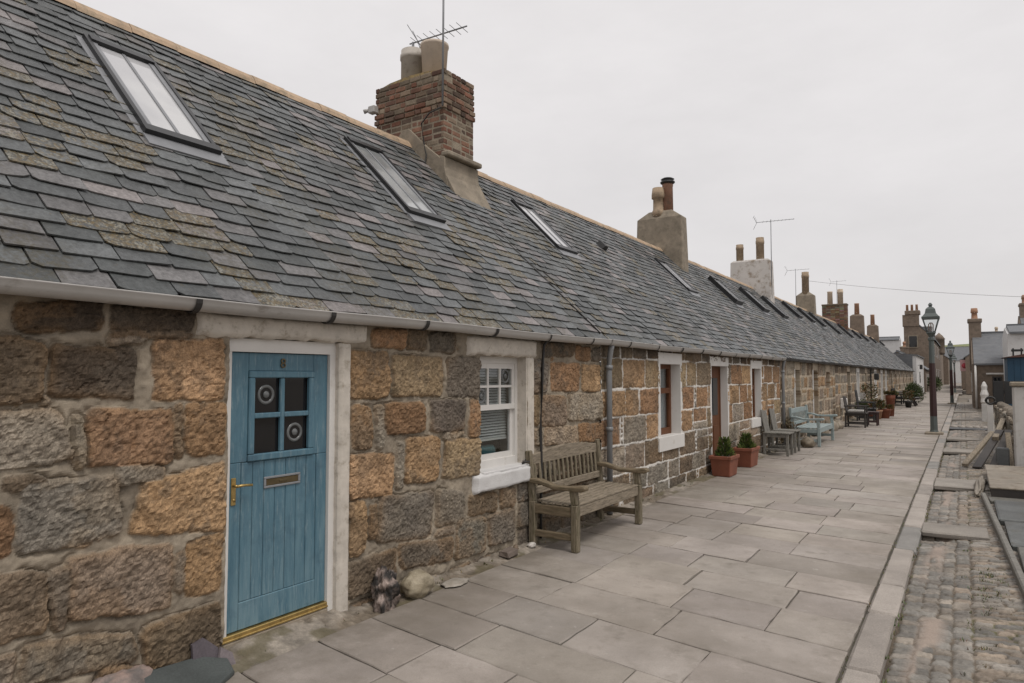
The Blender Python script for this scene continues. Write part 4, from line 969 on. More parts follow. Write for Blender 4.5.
SKEW = -.15
def paving():
    r = random.Random(12); mb = MB(); y = -3.0
    X0, X1 = .175, 2.941
    while y < 75:
        d = r.uniform(.47, .56); x = X0; k = 0
        first = r.uniform(.35, .95)
        nsl = 4 if r.random() < .62 else 3; ws_ = [r.uniform(.72, 1.28) for _ in range(nsl)]; ws_ = [q*(X1-X0)/sum(ws_) for q in ws_]
        while k < nsl:
            xe = x+ws_[k] if k < nsl-1 else X1
            gp = .004 if r.random() < .85 else .007
            gq = .004 if r.random() < .8 else .008
            a, b = x+gp, xe-gp; yb = lambda x_, o: y+o+SKEW*(x_-1.5)
            z = r.uniform(-.006, .004); tx, ty = r.uniform(-.0025, .0025), r.uniform(-.0025, .0025); bv = r.uniform(.004, .008)
            t = r.uniform(.87, 1.09); c = (.320*t*r.uniform(.985, 1.02), .286*t, .255*t*r.uniform(.97, 1.02))
            if r.random() < .10: c = tuple(q*.84 for q in c)
            def rect(i, dz): return [(a+i, yb(a+i, gq+i), z+dz-tx-ty), (b-i, yb(b-i, gq+i), z+dz+tx-ty), (b-i, yb(b-i, d-gq-i), z+dz+tx+ty), (a+i, yb(a+i, d-gq-i), z+dz-tx+ty)]
            top, mid, bot = rect(bv, 0), rect(.001, -bv*.8), rect(0, -.05)
            j = lambda p, s: (p[0]+r.uniform(-s, s), p[1]+r.uniform(-s, s), p[2])
            # chipped outline: a few extra points along each side
            def ring(q, s):
                out = []
                for i in range(4):
                    p, n_ = q[i], q[(i+1) % 4]; out.append(j(p, s))
                    for f in (.2, .4, .6, .8): out.append(j(tuple(p[e]+(n_[e]-p[e])*f for e in range(3)), s))
                return out
            s_ = .0035 if y < 15 else .001
            R1, R2, R3 = ring(top, s_), ring(mid, s_), ring(bot, 0); n = len(R1)
            mb.add(R1+R2+R3, [tuple(range(n))]+[(i, n+i, n+(i+1) % n, (i+1) % n) for i in range(n)]+[(n+i, 2*n+i, 2*n+(i+1) % n, n+(i+1) % n) for i in range(n)], c)
            x = xe; k += 1
        y += d
    structure(mb.build('pavement', M['flag']))
    k = MB(); y = -3
    while y < 75:                                                       # kerb
        L = r.uniform(.75, 1.35); t = r.uniform(.82, 1.1); c = (.30*t, .268*t, .238*t)
        if r.random() < .15: c = (.215, .205, .19)
        k.box(2.950, y+.006, -.2, 3.125+r.uniform(-.006, .006), y+L-.006, r.uniform(-.006, .005), c, bev=.016, jit=.004); y += L
    structure(k.build('kerb', mat_attr('kerb_granite', .8, 110, .28, 3, .18, .45, 110, .3)))
    s = MB(); s.add([(-.05, -3, -.020), (2.96, -3, -.020), (2.96, 160, -.020), (-.05, 160, -.020)], [(0, 1, 2, 3)]); structure(s.build('paving_bed', M['joint']))
    s = MB(); s.box(-3, 74.6, -.1, 3.4, 190, -.004, (.30, .27, .24)); structure(s.build('street', M['flag']))
paving()

# trodden mortar and dirt strip at the foot of the wall
ys = np.concatenate([interp_axis(-3, 1.4, .08, []), interp_axis(1.4, 9, .012, [])[1:], interp_axis(9, 67, .06, [])[1:]]); xs = interp_axis(-.06, .205, .012, [])
Xg, Yg = np.meshgrid(xs, ys, indexing='ij')
edge = np.clip((.20-Xg)/.20, 0, 1)
n1 = fbm(Xg*5, Yg*2.2, 70, 4); n2 = fbm(Xg*17, Yg*13, 71, 4); n3 = fbm(Xg*50, Yg*50, 72, 2)
Zg = -.006+.040*edge**1.5+.016*n1+.010*n2+.003*n3
Zg = np.where(Xg > .175, np.minimum(Zg, -.004), Zg); Zg = Zg + .03*np.exp(-((Yg-2.8)/.5)**4)*edge
m_ = np.clip(n1*2.2+n2+.45, 0, 1)[..., None]
Cg = np.array([.145, .118, .088])*(1-m_)+np.array([.225, .196, .162])*m_; Cg = Cg*(1+.5*n2+.4*n3)[..., None]
gr = np.clip((fbm(Xg*6+4, Yg*4, 75, 4)-.16)*6, 0, .7)[..., None]; Cg = Cg*(1-gr)+np.array([.10, .085, .045])*gr
structure(grid_mesh('verge', np.stack([Xg, Yg, Zg], -1), np.concatenate([np.clip(Cg, .02, .8), 0*Cg[..., :1]], -1), M['cobble'], None, None))

# cobbled channel
def field(Aw, Bw, a_ax, b_ax, stones, kk, grow):
    D = np.full(Aw.shape, -1.0); I = np.zeros(Aw.shape, int)
    for i, q in enumerate(stones):
        lo_a = min(p[0] for p in q)-.04; hi_a = max(p[0] for p in q)+.04; lo_b = min(p[1] for p in q)-.04; hi_b = max(p[1] for p in q)+.04
        a, b = np.searchsorted(a_ax, (lo_a, hi_a)); c, d = np.searchsorted(b_ax, (lo_b, hi_b))
        if b <= a or d <= c: continue
        aa = Aw[a:b, c:d]; bb = Bw[a:b, c:d]; ar = sum(q[k][0]*q[(k+1) % 4][1]-q[(k+1) % 4][0]*q[k][1] for k in range(4)); sg = 1 if ar > 0 else -1; acc = 0
        for k in range(4):
            (p0, p1), (r0, r1) = q[k], q[(k+1) % 4]; L = math.hypot(r0-p0, r1-p1)+1e-9
            acc = acc+np.exp(np.clip(-kk*sg*((r0-p0)*(bb-p1)-(r1-p1)*(aa-p0))/L, -40, 40))
        dd = -np.log(acc)/kk+grow; sub = D[a:b, c:d]; w = dd > sub; sub[w] = dd[w]; I[a:b, c:d][w] = i
    return D, I
r = random.Random(44); cob = []; ccol = []
def cq(x0, x1, y0, y1, c, j=.008):
    J = lambda: r.uniform(-j, j)
    cob.append([(x0+J(), y0+J()), (x1+J(), y0+J()), (x1+J(), y1+J()), (x0+J(), y1+J())]); ccol.append(c)
GREY = [(.205, .20, .188), (.235, .22, .20), (.17, .165, .153), (.25, .228, .20)]; TAN = [(.255, .222, .185), (.20, .17, .14), (.27, .23, .19), (.225, .212, .195)]
y = 1.5
while y < 52:
    h = r.uniform(.08, .15)
    x = 3.135
    for w in (.115, .10, .09): cq(x+.006, x+w-.006, y+.005, y+h-.005, r.choice(GREY), .010); x += w
    y += h
y = 1.5
while y < 52:
    h = r.uniform(.10, .17); cq(3.45, 3.545, y+.005, y+h-.005, r.choice(GREY+TAN), .007); y += h
y = 1.5
while y < 52:
    h = r.uniform(.045, .075); x = 3.555+r.uniform(-.005, .02)
    while x < 4.02:
        w = r.uniform(.07, .24); cq(x+.006, x+w-.008, y+.005, y+h-.006, r.choice(TAN+GREY), .010); x += w
    y += h
xs = interp_axis(3.12, 4.04, .008, []); ys = np.concatenate([interp_axis(2.6, 9.5, .0085, []), interp_axis(9.5, 20, .02, [])[1:], interp_axis(20, 52, .06, [])[1:]])
Xg, Yg = np.meshgrid(xs, ys, indexing='ij')
Dg, Ig = field(Xg+.016*fbm(Xg*9, Yg*9, 80, 3)+.004*vnoise(Xg*45, Yg*45, 83), Yg+.016*fbm(Xg*9+5, Yg*9, 81, 3)+.004*vnoise(Xg*45+4, Yg*45, 84), xs, ys, cob, 230., .003)
mk = np.clip((Dg+.003)/.006, 0, 1); Dp = np.maximum(Dg, 0); rs = np.random.RandomState(4); lift = rs.uniform(-.006, .008, len(cob)); cc = np.array(ccol)*rs.uniform(.70, 1.08, (len(cob), 1))*np.array([.97, .92, .86])
mud = np.clip((fbm(Xg*4, Yg*2.2, 90, 4)+.02-.35*np.exp(-((Xg-3.28)/.07)**2)*0)*4, 0, 1)       # sand lying between and over some stones
dip = 0
for ys_ in (8.40, 11.95, 17.5, 21.0): dip = dip+.09*np.exp(-((Yg-ys_+.03)/.09)**4)*np.clip((3.42-Xg)/.12, 0, 1)
base = -dip-.072+.045*np.clip((Xg-3.27)/.6, -.15, 1)+.012*fbm(Xg*2, Yg*.8, 91, 3)
st_h = mk*(.013*(1-np.exp(-Dp/.005))+lift[Ig]*.8)+.005*fbm(Xg*16, Yg*16, 92, 4)+.004*vnoise(Xg*50, Yg*50, 99)
sand = np.clip((fbm(Xg*3.2+2, Yg*1.3, 93, 4)-.10)*7, 0, 1)*np.clip(1.3-abs(Xg-3.30+.03*np.sin(Yg*2))/.075, 0, 1)
st_h = st_h*(1-sand)+.020*sand
Zg = base+st_h
C0 = cc[Ig]*(1+.40*fbm(Xg*9, Yg*9, 94, 4)+.25*fbm(Xg*60, Yg*60, 95, 2))[..., None]; mossy = np.clip((fbm(Xg*1.6, Yg*1.1, 96, 3)-.12)*6, 0, 1)[..., None]*np.clip((Xg-3.42)*6, 0, 1)[..., None]
J0 = np.array([.095, .073, .050])*(1-mossy)+np.array([.085, .080, .030])*mossy; J0 = J0*(1+.5*fbm(Xg*20, Yg*20, 97, 3))[..., None]
C = C0*mk[..., None]+J0*(1-mk[..., None]); C = C*(1-sand[..., None])+np.array([.27, .215, .175])*sand[..., None]
structure(grid_mesh('cobbled_channel', np.stack([Xg, Yg, Zg], -1), np.concatenate([np.clip(C, .02, .8), 0*C[..., :1]], -1), M['cobble']))

for i, (y0, y1, x1, t) in enumerate([(8.40, 8.92, 3.72, .9), (11.95, 12.9, 3.80, 1.0), (17.5, 18.3, 3.95, 1.0), (21.0, 21.6, 3.85, .9), (30.5, 31.3, 4.0, .9), (37, 38, 4.0, .8)]):
    s = MB(); c = (.26*t, .235*t, .205*t)
    s.box(3.135, y0, -.055, x1, y1, .004, c, bev=.012, jit=.006)
    o = s.build('bridging_slab', bpy.data.materials['kerb_granite'])
    tag(o, ['grey stone slab bridging the cobbled channel nearest the viewer', 'wide stone slab over the channel beside the dark step block', 'stone slab over the channel in front of the leaning planks', 'stone slab over the channel just before the nearest lamp post',
            'stone slab over the channel just beyond the dark drain grating', 'farthest stone slab over the channel, before the slate-roofed house'][i], 'stone slab', 'slabs bridging the cobbled channel')
gt = thing('drain_grating', 'dark wet drain opening with a row of pale cobbles across the channel', 'drain', (3.14, 25.2, 0))
b = MB(); b.box(0, 0, -.10, 1.0, 1.1, -.012, (.015, .015, .015)); b.build('drain_opening', M['blackiron'], gt)
b = MB(); b.box(-.0, 1.1, -.1, 1.05, 1.4, .025, (.25, .22, .19), bev=.02)
for i in range(5): b.lathe([(.09, -.06), (.10, 0), (.06, .045), (.01, .06)], (.12+.2*i, .95, -.01), 8, (.30, .27, .24))
b.build('drain_surround', bpy.data.materials['kerb_granite'], gt)

# ------------------------------------------------------------------ right-hand yard
r = random.Random(9); s = MB(); y = 1.0
while y < 11.1:
    h = min(r.uniform(.7, 1.5), 11.15-y) if 11.15-y > .5 else 11.15-y; x = 4.02
    while x < 8:
        w = r.uniform(.8, 1.5); t = r.uniform(.7, 1.2); c = r.choice([(.10, .095, .08), (.085, .09, .085), (.14, .115, .09), (.12, .11, .095)])
        xo = .064*(3.5-y)*(1 if x < 4.1 else 0); x0 = x if x > 4.1 else 4.03-.036*(y-3.5)
        s.box(x0+.012, y+.01, -.1, x+w-.01, y+h-.01, .035+r.uniform(-.008, .008), tuple(q*t for q in c), bev=.01, jit=.005); x += w
    y += h
s.box(3.8, 14.3, -.15, 9, 60, -.03, (.15, .125, .095))
structure(s.build('yard_paving', mat_attr('wet_slab', .5, 40, .35, 2.5, .35, .4, 60, .45, dirt=(.05, .045, .03), dirt_scale=3)))
e = MB(); e.beam((4.01, 3.2, -.03), (3.725, 11.25, -.03), .055, .17, bev=.012); tag(e.build('timber_edging', M['greywood']), 'long weathered edging board between the cobbles and the dark yard slabs', 'edging board')
b = thing('step_block', 'broad low step with a pale worn top, at the end of the edging board', 'step', (4.3, 12.6, 0))
s = MB(); s.box(-.48, -1.36, -.1, 1.3, 1.4, .110); s.build('riser', M['darkwood'], b)
s = MB(); s.box(-.50, -1.37, .112, 1.32, 1.42, .140, bev=.010); s.build('tread', mat_plain('worn_tread', (.22, .19, .15), .7, .25, 3, col2=(.13, .095, .065), lo=.52, hi=.66, bst=.3), b)
def planks(name, label, pts, mat, w=.14, h=.035):
    s = MB(); s.beam(pts[0], pts[1], w, h, bev=.006); tag(s.build(name, M[mat]), label, 'plank', 'timbers piled at the end of the low wall'); return s
planks('timber_plank', 'brown plank of the pile leaning furthest out over the cobbles', ((3.52, 14.9, .01), (4.00, 16.6, .50)), 'wood', .09, .06)
planks('timber_plank', 'grey plank sloping in the middle of the pile by the low wall', ((3.70, 14.7, .0), (4.12, 16.6, .55)), 'darkwood', .14)
planks('timber_plank', 'dark steep plank standing beside the grey slab in the pile', ((3.92, 14.5, .02), (4.22, 15.6, .62)), 'darkwood', .12)
planks('timber_plank', 'upright mossy plank between the grey slab and the pale wall', ((4.20, 14.75, .02), (4.18, 15.2, .60)), 'wood', .08)
planks('timber_plank', 'thick brown beam lying at the top of the timber pile', ((4.02, 16.0, .42), (4.25, 18.4, .66)), 'wood', .10, .09)
s = MB(); s.box(3.985, 14.62, -.02, 4.175, 14.78, .375, (.105, .11, .11), bev=.02, jit=.008); tag(s.build('standing_slab', M['cobble']), 'dark grey slab standing upright among the timber pile', 'stone slab')

def masonry(mb, x0, x1, y0, y1, z0, z1, seed, jit=.02):
    r = random.Random(seed); z = z0
    while z < z1-.02:
        h = min(r.uniform(.10, .2), z1-z); y = y0
        while y < y1-.02:
            L = min(r.uniform(.18, .45), y1-y); t = r.uniform(.75, 1.25); c = r.choice([(.24, .20, .155), (.19, .165, .13), (.27, .235, .19), (.165, .15, .125)])
            mb.box(x0+r.uniform(-jit, jit), y+.006, z+.006, x1+r.uniform(-jit, jit), y+L-.006, z+h-.004, tuple(q*t for q in c), bev=.02, jit=.012); y += L
        z += h
s = MB(); masonry(s, 4.28, 4.55, 15.6, 24.2, -.1, .80, 3); s.box(4.32, 15.7, -.1, 4.5, 24.1, .70, (.16, .135, .105))
for k in range(24): s.lathe([(.08, -.03), (.11, .01), (.09, .06), (.03, .09)], (4.42+rnd.uniform(-.05, .05), 15.8+.35*k, .80), 7, tuple(q*t_ for t_ in [rnd.uniform(.6, 1.1)] for q in (.19, .162, .13)), smooth=False)
tag(s.build('garden_wall', M['stone_far']), 'low rough stone garden wall running along the yard behind the timber pile', 'wall')
pw = thing('rendered_wall', 'tall pale grey rendered wall end at the right edge of the yard', 'wall', (4.24, 14.4, 0))
s = MB(); s.box(0, 0, -.1, 3.5, .28, 1.44, bev=.02); s.build('wall_face', M['renderpale'], pw)
s = MB(); s.box(-.03, -.03, 1.443, 3.55, .31, 1.52, bev=.015); s.build('coping', M['render'], pw)
gp = thing('gate_post', 'white square gate post with a dark coil of rope on its top', 'gate post', (4.17, 24.6, 0))
s = MB(); s.box(-.075, -.075, -.1, .075, .075, .80, bev=.008); s.build('post', M['white'], gp)
s = MB()
for k in range(3):
    pts = [(.02+.11*math.cos(t), -.06+.04*k, .90+.10*math.sin(t)) for t in [2*math.pi*i/16 for i in range(17)]]; s.tube(pts, .035, n=6)
s.build('rope_coil', M['rope'], gp)
pl_ = thing('gate_pier', 'grey gate pier carrying a white lumpy ornament, beyond the white post', 'pier', (4.16, 30.2, 0))
s = MB(); s.box(-.10, -.10, -.1, .12, .12, .60, bev=.012); s.build('pier_shaft', M['renderpale'], pl_)
s = MB(); s.lathe([(.08, .60), (.13, .68), (.11, .82), (.14, .95), (.09, 1.12), (.10, 1.25), (.05, 1.38), (.01, 1.42)], (0, 0, 0), 9, smooth=False); s.build('ornament', M['white'], pl_)
bp = thing('board_fence', 'black tarred board fence panel behind the low garden wall', 'fence', (4.5, 24.9, 0))
for k in range(9): s = MB(); s.box(-.22+.26*k, 0, .80, .03+.26*k, .03, 1.47, bev=.004); s.build('board', M['blackiron'], bp)
s = MB(); s.box(-.24, .032, 1.1, 2.2, .08, 1.2); s.box(-.2, .031, -.1, -.1, .12, 1.45); s.box(1.8, .031, -.1, 1.9, .12, 1.45); s.build('fence_rail', M['blackiron'], bp)
sh = thing('garden_shed', 'dark blue painted timber shed with a brown felt roof above the black fence', 'shed', (4.86, 30.0, 0))
s = MB(); s.box(0, 0, -.1, 2.6, 2.2, 2.28)
for k in range(14): s.box(.19*k, -.012, -.1, .19*k+.18, .0, 2.27, bev=.003)
s.build('shed_wall', M['blueshed'], sh)
s = MB(); s.prism([(-.12, 2.28), (2.72, 2.28), (1.3, 2.55)], 'y', -.1, 2.3); s.build('shed_roof', mat_plain('brown_felt', (.10, .05, .04), .85, .2, 4), sh)
s = MB(); s.box(.18, .5, 2.30, .23, .55, 2.62); s.box(.42, .5, 2.33, .47, .55, 2.62); s.box(.15, .46, 2.50, .50, .6, 2.58); s.build('roof_ladder', M['blackiron'], sh)

def gable_house(name, label, x0, x1, y0, y1, ze, zr, along, wall, roof, chim=(), loc=None, windows=(), pipe=None, over=.12):
    h = thing(name, label, 'house', ((x0+x1)/2, (y0+y1)/2, 0), None); WORLD.add(h.name)
    w = MB()
    if along == 'x':
        ym = (y0+y1)/2; w.prism([(y0, -.1), (y1, -.1), (y1, ze), (ym, zr), (y0, ze)], 'x', x0, x1)
    else:
        xm = (x0+x1)/2; w.prism([(x0, -.1), (x1, -.1), (x1, ze), (xm, zr), (x0, ze)], 'y', y0, y1)
    w.build('wall', M[wall], h)
    rf = MB(); t = .10
    if along == 'x':
        sl = (zr-ze)/(ym-y0)
        for sg, ya in ((-1, y0), (1, y1)):
            e = ya+sg*over; rf.prism([(e, ze-sl*over+.01), (ym, zr+.01), (ym, zr+t+.02), (e, ze-sl*over+t)], 'x', x0+.08, x1-.08)
        rf.box(x0+.08, ym-.1, zr+t-.02, x1-.08, ym+.1, zr+t+.07)
    else:
        sl = (zr-ze)/(xm-x0)
        for sg, xa in ((-1, x0), (1, x1)):
            e = xa+sg*over; rf.prism([(e, ze-sl*over+.01), (xm, zr+.01), (xm, zr+t+.02), (e, ze-sl*over+t)], 'y', y0-.05, y1+.05)
        rf.box(xm-.1, y0-.05, zr+t-.02, xm+.1, y1+.05, zr+t+.07)
    rf.build('roof', M[roof], h)
    for (cx, cy, wx, wy, zt, pots, pm, cm) in chim:
        c = MB(); c.box(cx-wx/2, cy-wy/2, ze-.3, cx+wx/2, cy+wy/2, zt-.2); c.box(cx-wx/2-.05, cy-wy/2-.05, zt-.2, cx+wx/2+.05, cy+wy/2+.05, zt, bev=.03)
        co = c.build('chimney', M[cm], h)
        for (px, py, ph) in pots: pot(co, cx+px, cy+py, zt, ph, .15, .13, pm, 2)
    for (ax, p, a, b, z0, z1, mt) in windows:       # ax 'x': on the plane x=p looking +x / 's': on the plane y=p looking -y
        f = MB(); g_ = MB()
        if ax == 's':
            f.box(a, p-.03, z0, b, p+.05, z1); g_.box(a+.07, p-.036, z0+.07, (a+b)/2-.03, p-.03, z1-.07); g_.box((a+b)/2+.03, p-.036, z0+.07, b-.07, p-.03, z1-.07)
        else:
            q = 1 if ax == 'e' else -1
            f.box(p-.05, a, z0, p+.03, b, z1) if q > 0 else f.box(p-.03, a, z0, p+.05, b, z1)
            xx = p+.03*q; g_.box(min(xx, xx+.006*q), a+.07, z0+.07, max(xx, xx+.006*q), b-.07, (z0+z1)/2-.03); g_.box(min(xx, xx+.006*q), a+.07, (z0+z1)/2+.03, max(xx, xx+.006*q), b-.07, z1-.07)
        fo = f.build('window', M[mt], h); g_.build('pane', M['darkpane'], fo)
    if pipe:
        p = MB(); p.tube([(pipe[0], pipe[1], pipe[2]), (pipe[0], pipe[1], -.05)], .05, n=8); p.build('downpipe', M['white'], h)
    return h
gable_house('slate_roofed_house', 'brown stone house with a slate roof and a tall gable chimney on the street', 3.92, 9.5, 42, 48, 2.22, 3.85, 'x', 'granite', 'slateplain',
    [(4.13, 45.0, .56, 1.0, 4.72, [(0, 0, .60)], 'orangepot', 'granite')], windows=[('s', 42, 4.75, 5.15, .6, 1.6, 'darkwood'), ('s', 42, 6.2, 7.0, .8, 1.7, 'white'), ('w', 3.92, 43.6, 44.4, .8, 1.8, 'white')], pipe=(4.06, 41.93, 2.2))
s = MB(); s.box(4.5, 41.94, 1.70, 5.6, 41.99, 1.78); tag(s.build('wall_beam', M['white']), 'thin pale beam across the wall under the eaves of the slate-roofed house', 'beam')
gable_house('white_harled_house', 'white harled house with a grey roof behind the blue shed at the right edge', 5.22, 11, 37.5, 42.2, 3.50, 3.9, 'x', 'whitewall', 'slateplain', windows=[('s', 37.5, 7.2, 8.0, 1.2, 2.4, 'white')])
gable_house('distant_stone_house', 'distant grey stone house edging the street beyond the slate-roofed house', 3.72, 10, 78, 96, 3.4, 5.4, 'y', 'granite', 'slateplain', [(6.8, 95, .8, .8, 6.6, [(0, 0, .6)], 'claypot', 'granite')])
gable_house('distant_dark_house', 'dark house front closing the right side of the street in the far distance', 3.3, 10, 104, 135, 3.6, 5.6, 'y', 'granite', 'slateplain')
gable_house('white_gabled_house', 'narrow white house with a dark slate end, standing just past the end of the terrace', -5.0, .22, 67.6, 80, 3.35, 3.6, 'y', 'whitewall', 'slateplain', windows=[('e', .22, 72, 73, 1.0, 2.0, 'darkwood')])
s = MB(); s.box(-3.0, 67.50, 1.9, -.06, 67.58, 3.42); so = s.build('slate_cladding', M['slateplain'], bpy.data.objects['white_gabled_house'])
s = MB(); s.tube([(.2, 69.6, 2.55), (.5, 69.6, 2.6)], .02, n=6); s.box(.36, 69.48, 2.2, .58, 69.72, 2.6, bev=.03); s.build('wall_lantern', M['blackiron'], bpy.data.objects['white_gabled_house'])
gable_house('low_white_building', 'plain white wall of a taller building behind the terrace roof end', -8.5, -2.62, 93, 94.6, 5.9, 6.2, 'x', 'whitewall', 'slateplain')
tn = wthing('granite_tenement', 'tall brown granite tenement with a broad stack at its gable, beyond the terrace', 'tenement', (-1, 110, 0))
w = MB(); w.prism([(-4.4, -.1), (.45, -.1), (.45, 6.3), (-.3, 7.0), (-1.6, 8.0), (-2.4, 8.0), (-2.4, 7.2), (-4.4, 7.0)][:2]+[(.45, 6.4), (-1.0, 7.8), (-2.35, 7.8), (-2.36, -.1)][:3]+[(-2.35, -.1)], 'y', 95, 150); w.build('wall', M['granite'], tn)
w = MB(); w.prism([(.65, 6.25), (-.95, 7.85), (-.95, 8.05), (.65, 6.42)], 'y', 95.2, 150); w.build('roof', M['slateplain'], tn)
w = MB(); w.box(-2.45, 94.9, 7.6, -.75, 96.2, 9.0); w.box(-2.2, 94.8, 9.0, -.6, 96.3, 9.5, bev=.05); co = w.build('chimney', M['granite'], tn)
for k in range(3): pot(co, -1.95+.5*k, 95.5, 9.5, .75, .15, .13, 'orangepot', 1)
for y in (101, 112):
    w = MB(); w.box(-1.2, y, 6.3, .35, y+2.4, 7.9); d = w.build('dormer', M['slateplain'], tn)
    w = MB(); w.box(.35, y+.3, 6.8, .37, y+2.1, 7.6); w.build('pane', M['darkpane'], d)
for y in (99, 104, 110, 117, 125):
    for z in (1.0, 4.2):
        w = MB(); w.box(.40, y, z, .48, y+1.3, z+1.6); f = w.build('window', M['white'], tn); w = MB(); w.box(.48, y+.1, z+.1, .486, y+1.2, z+1.5); w.build('pane', M['darkpane'], f)
w = MB(); w.lathe([(.7, 5.0), (.75, 5.4), (.75, 7.4), (.85, 7.45), (.5, 8.0), (.02, 8.5)], (.45, 128, 0), 14); w.build('turret', M['granite'], tn)
for z in (2.2, 5.0):
    w = MB(); w.box(-1.9, 94.93, z, -.9, 95.02, z+1.5); f = w.build('window', M['render'], tn); w = MB(); w.box(-1.8, 94.92, z+.1, -1.0, 94.929, z+1.4); w.build('pane', M['darkpane'], f)
gable_house('granite_cottage', 'low brown cottage with a slate roof between the white gabled house and the tenement', -4.5, .35, 80.2, 92, 2.3, 4.1, 'y', 'granite', 'slateplain', [(-2.1, 91, .8, .6, 5.0, [(0, 0, .6)], 'orangepot', 'granite')], windows=[('e', .35, 83, 84, .8, 1.8, 'white'), ('e', .35, 87, 88, .8, 1.8, 'white')])
gable_house('tall_granite_house', 'tall grey house with two stacks rising behind the white harled house at the right', 7.0, 16, 58, 66, 4.0, 6.0, 'x', 'granite', 'slateplain', [(7.4, 62, .6, 1.2, 6.9, [(0, -.3, .6), (0, .3, .6)], 'orangepot', 'granite'), (12, 62, .6, 1.2, 6.9, [(0, 0, .6)], 'claypot', 'granite')], windows=[('s', 58, 8, 9, 2, 3.4, 'white')])
gable_house('far_street_house', 'grey house front closing the far left side of the street', -6, 1.2, 152, 185, 5.0, 7.6, 'y', 'granite', 'slateplain')
gable_house('street_end_house', 'small pale house seen at the very end of the street below the green hill', -2, 12, 205, 214, 5.5, 9, 'x', 'whitewall', 'slateplain')
# hill
n = 40; Xg, Yg = np.meshgrid(np.linspace(-260, 260, n), np.linspace(330, 620, n), indexing='ij')
Zg = -1+20*np.exp(-((Xg-10)/150)**2)*np.clip((Yg-330)/90, 0, 1)**.7*(1+.15*fbm(Xg*.02, Yg*.02, 3, 3))
structure(grid_mesh('hill', np.stack([Xg, Yg, Zg], -1), np.ones(Xg.shape+(4,)), M['grass']))

# ------------------------------------------------------------------ street furniture
def lamp_post():
    t = thing('street_lamp', '', 'street lamp', (0, 0, 0), 'lamp posts along the kerb')
    s = MB(); s.box(-.22, -.22, -.03, .22, .22, .065, bev=.02); s.build('plinth', M['render'], t)
    s = MB(); s.lathe([(.11, .06), (.092, .12), (.085, .50)], n=8, smooth=False); s.build('base_sleeve', M['greygreen'], t)
    s = MB(); s.lathe([(.088, .50), (.076, 1.98)], n=8, smooth=False); s.build('column', M['maroon'], t)
    s = MB(); s.lathe([(.070, 1.98), (.062, 2.6), (.085, 2.63), (.085, 2.68), (.055, 2.72), (.10, 2.80), (.11, 2.84)], n=8, smooth=False); s.build('upper_column', M['greygreen'], t)
    l = MB()
    for k in range(4):
        a = math.pi/4+k*math.pi/2; c, d = math.cos(a), math.sin(a); l.tube([(.125*c, .125*d, 2.84), (.275*c, .275*d, 3.24)], .016, n=6)
    l.lathe([(.16, 2.82), (.16, 2.86)], n=4, ph=math.pi/4, smooth=False)
    l.lathe([(.30, 3.22), (.31, 3.28), (.27, 3.30), (.19, 3.38), (.16, 3.50), (.10, 3.55), (.06, 3.56), (.055, 3.60), (.08, 3.62), (.03, 3.68)], n=4, ph=math.pi/4, smooth=False)
    lo = l.build('lantern', M['greygreen'], t)
    g_ = MB(); g_.lathe([(.118, 2.865), (.262, 3.22)], n=4, ph=math.pi/4, smooth=False); g_.f = g_.f[:-2]; g_.c = g_.c[:-2]; g_.m = g_.m[:-2]; g_.sm = g_.sm[:-2]
    g_.build('lantern_glass', M['glass'], lo)
    b = MB()
    for k in range(4): b.tube([(.05*math.cos(k*1.57), .05*math.sin(k*1.57), 2.86), (.055*math.cos(k*1.57), .055*math.sin(k*1.57), 3.06), (.02*math.cos(k*1.57), .02*math.sin(k*1.57), 3.12)], .014, n=5)
    b.build('gas_mantle', M['orangepot'], lo)
    return t
def copy_tree(o, parent=None):
    c = o.copy(); COL.objects.link(c); c.parent = parent
    for ch in list(o.children): copy_tree(ch, c)
    return c
lp = lamp_post()
for i, (x, y, lb_) in enumerate([(2.82, 22.5, 'nearest lamp post, maroon and grey green with a tapered lantern, by the kerb'), (2.95, 47.2, 'second lamp post along the kerb, opposite the slate-roofed house'), (2.85, 75.7, 'farthest and smallest lamp post down the street')]):
    o = lp if i == 0 else copy_tree(lp); o.location = (x, y, 0); o['label'] = lb_

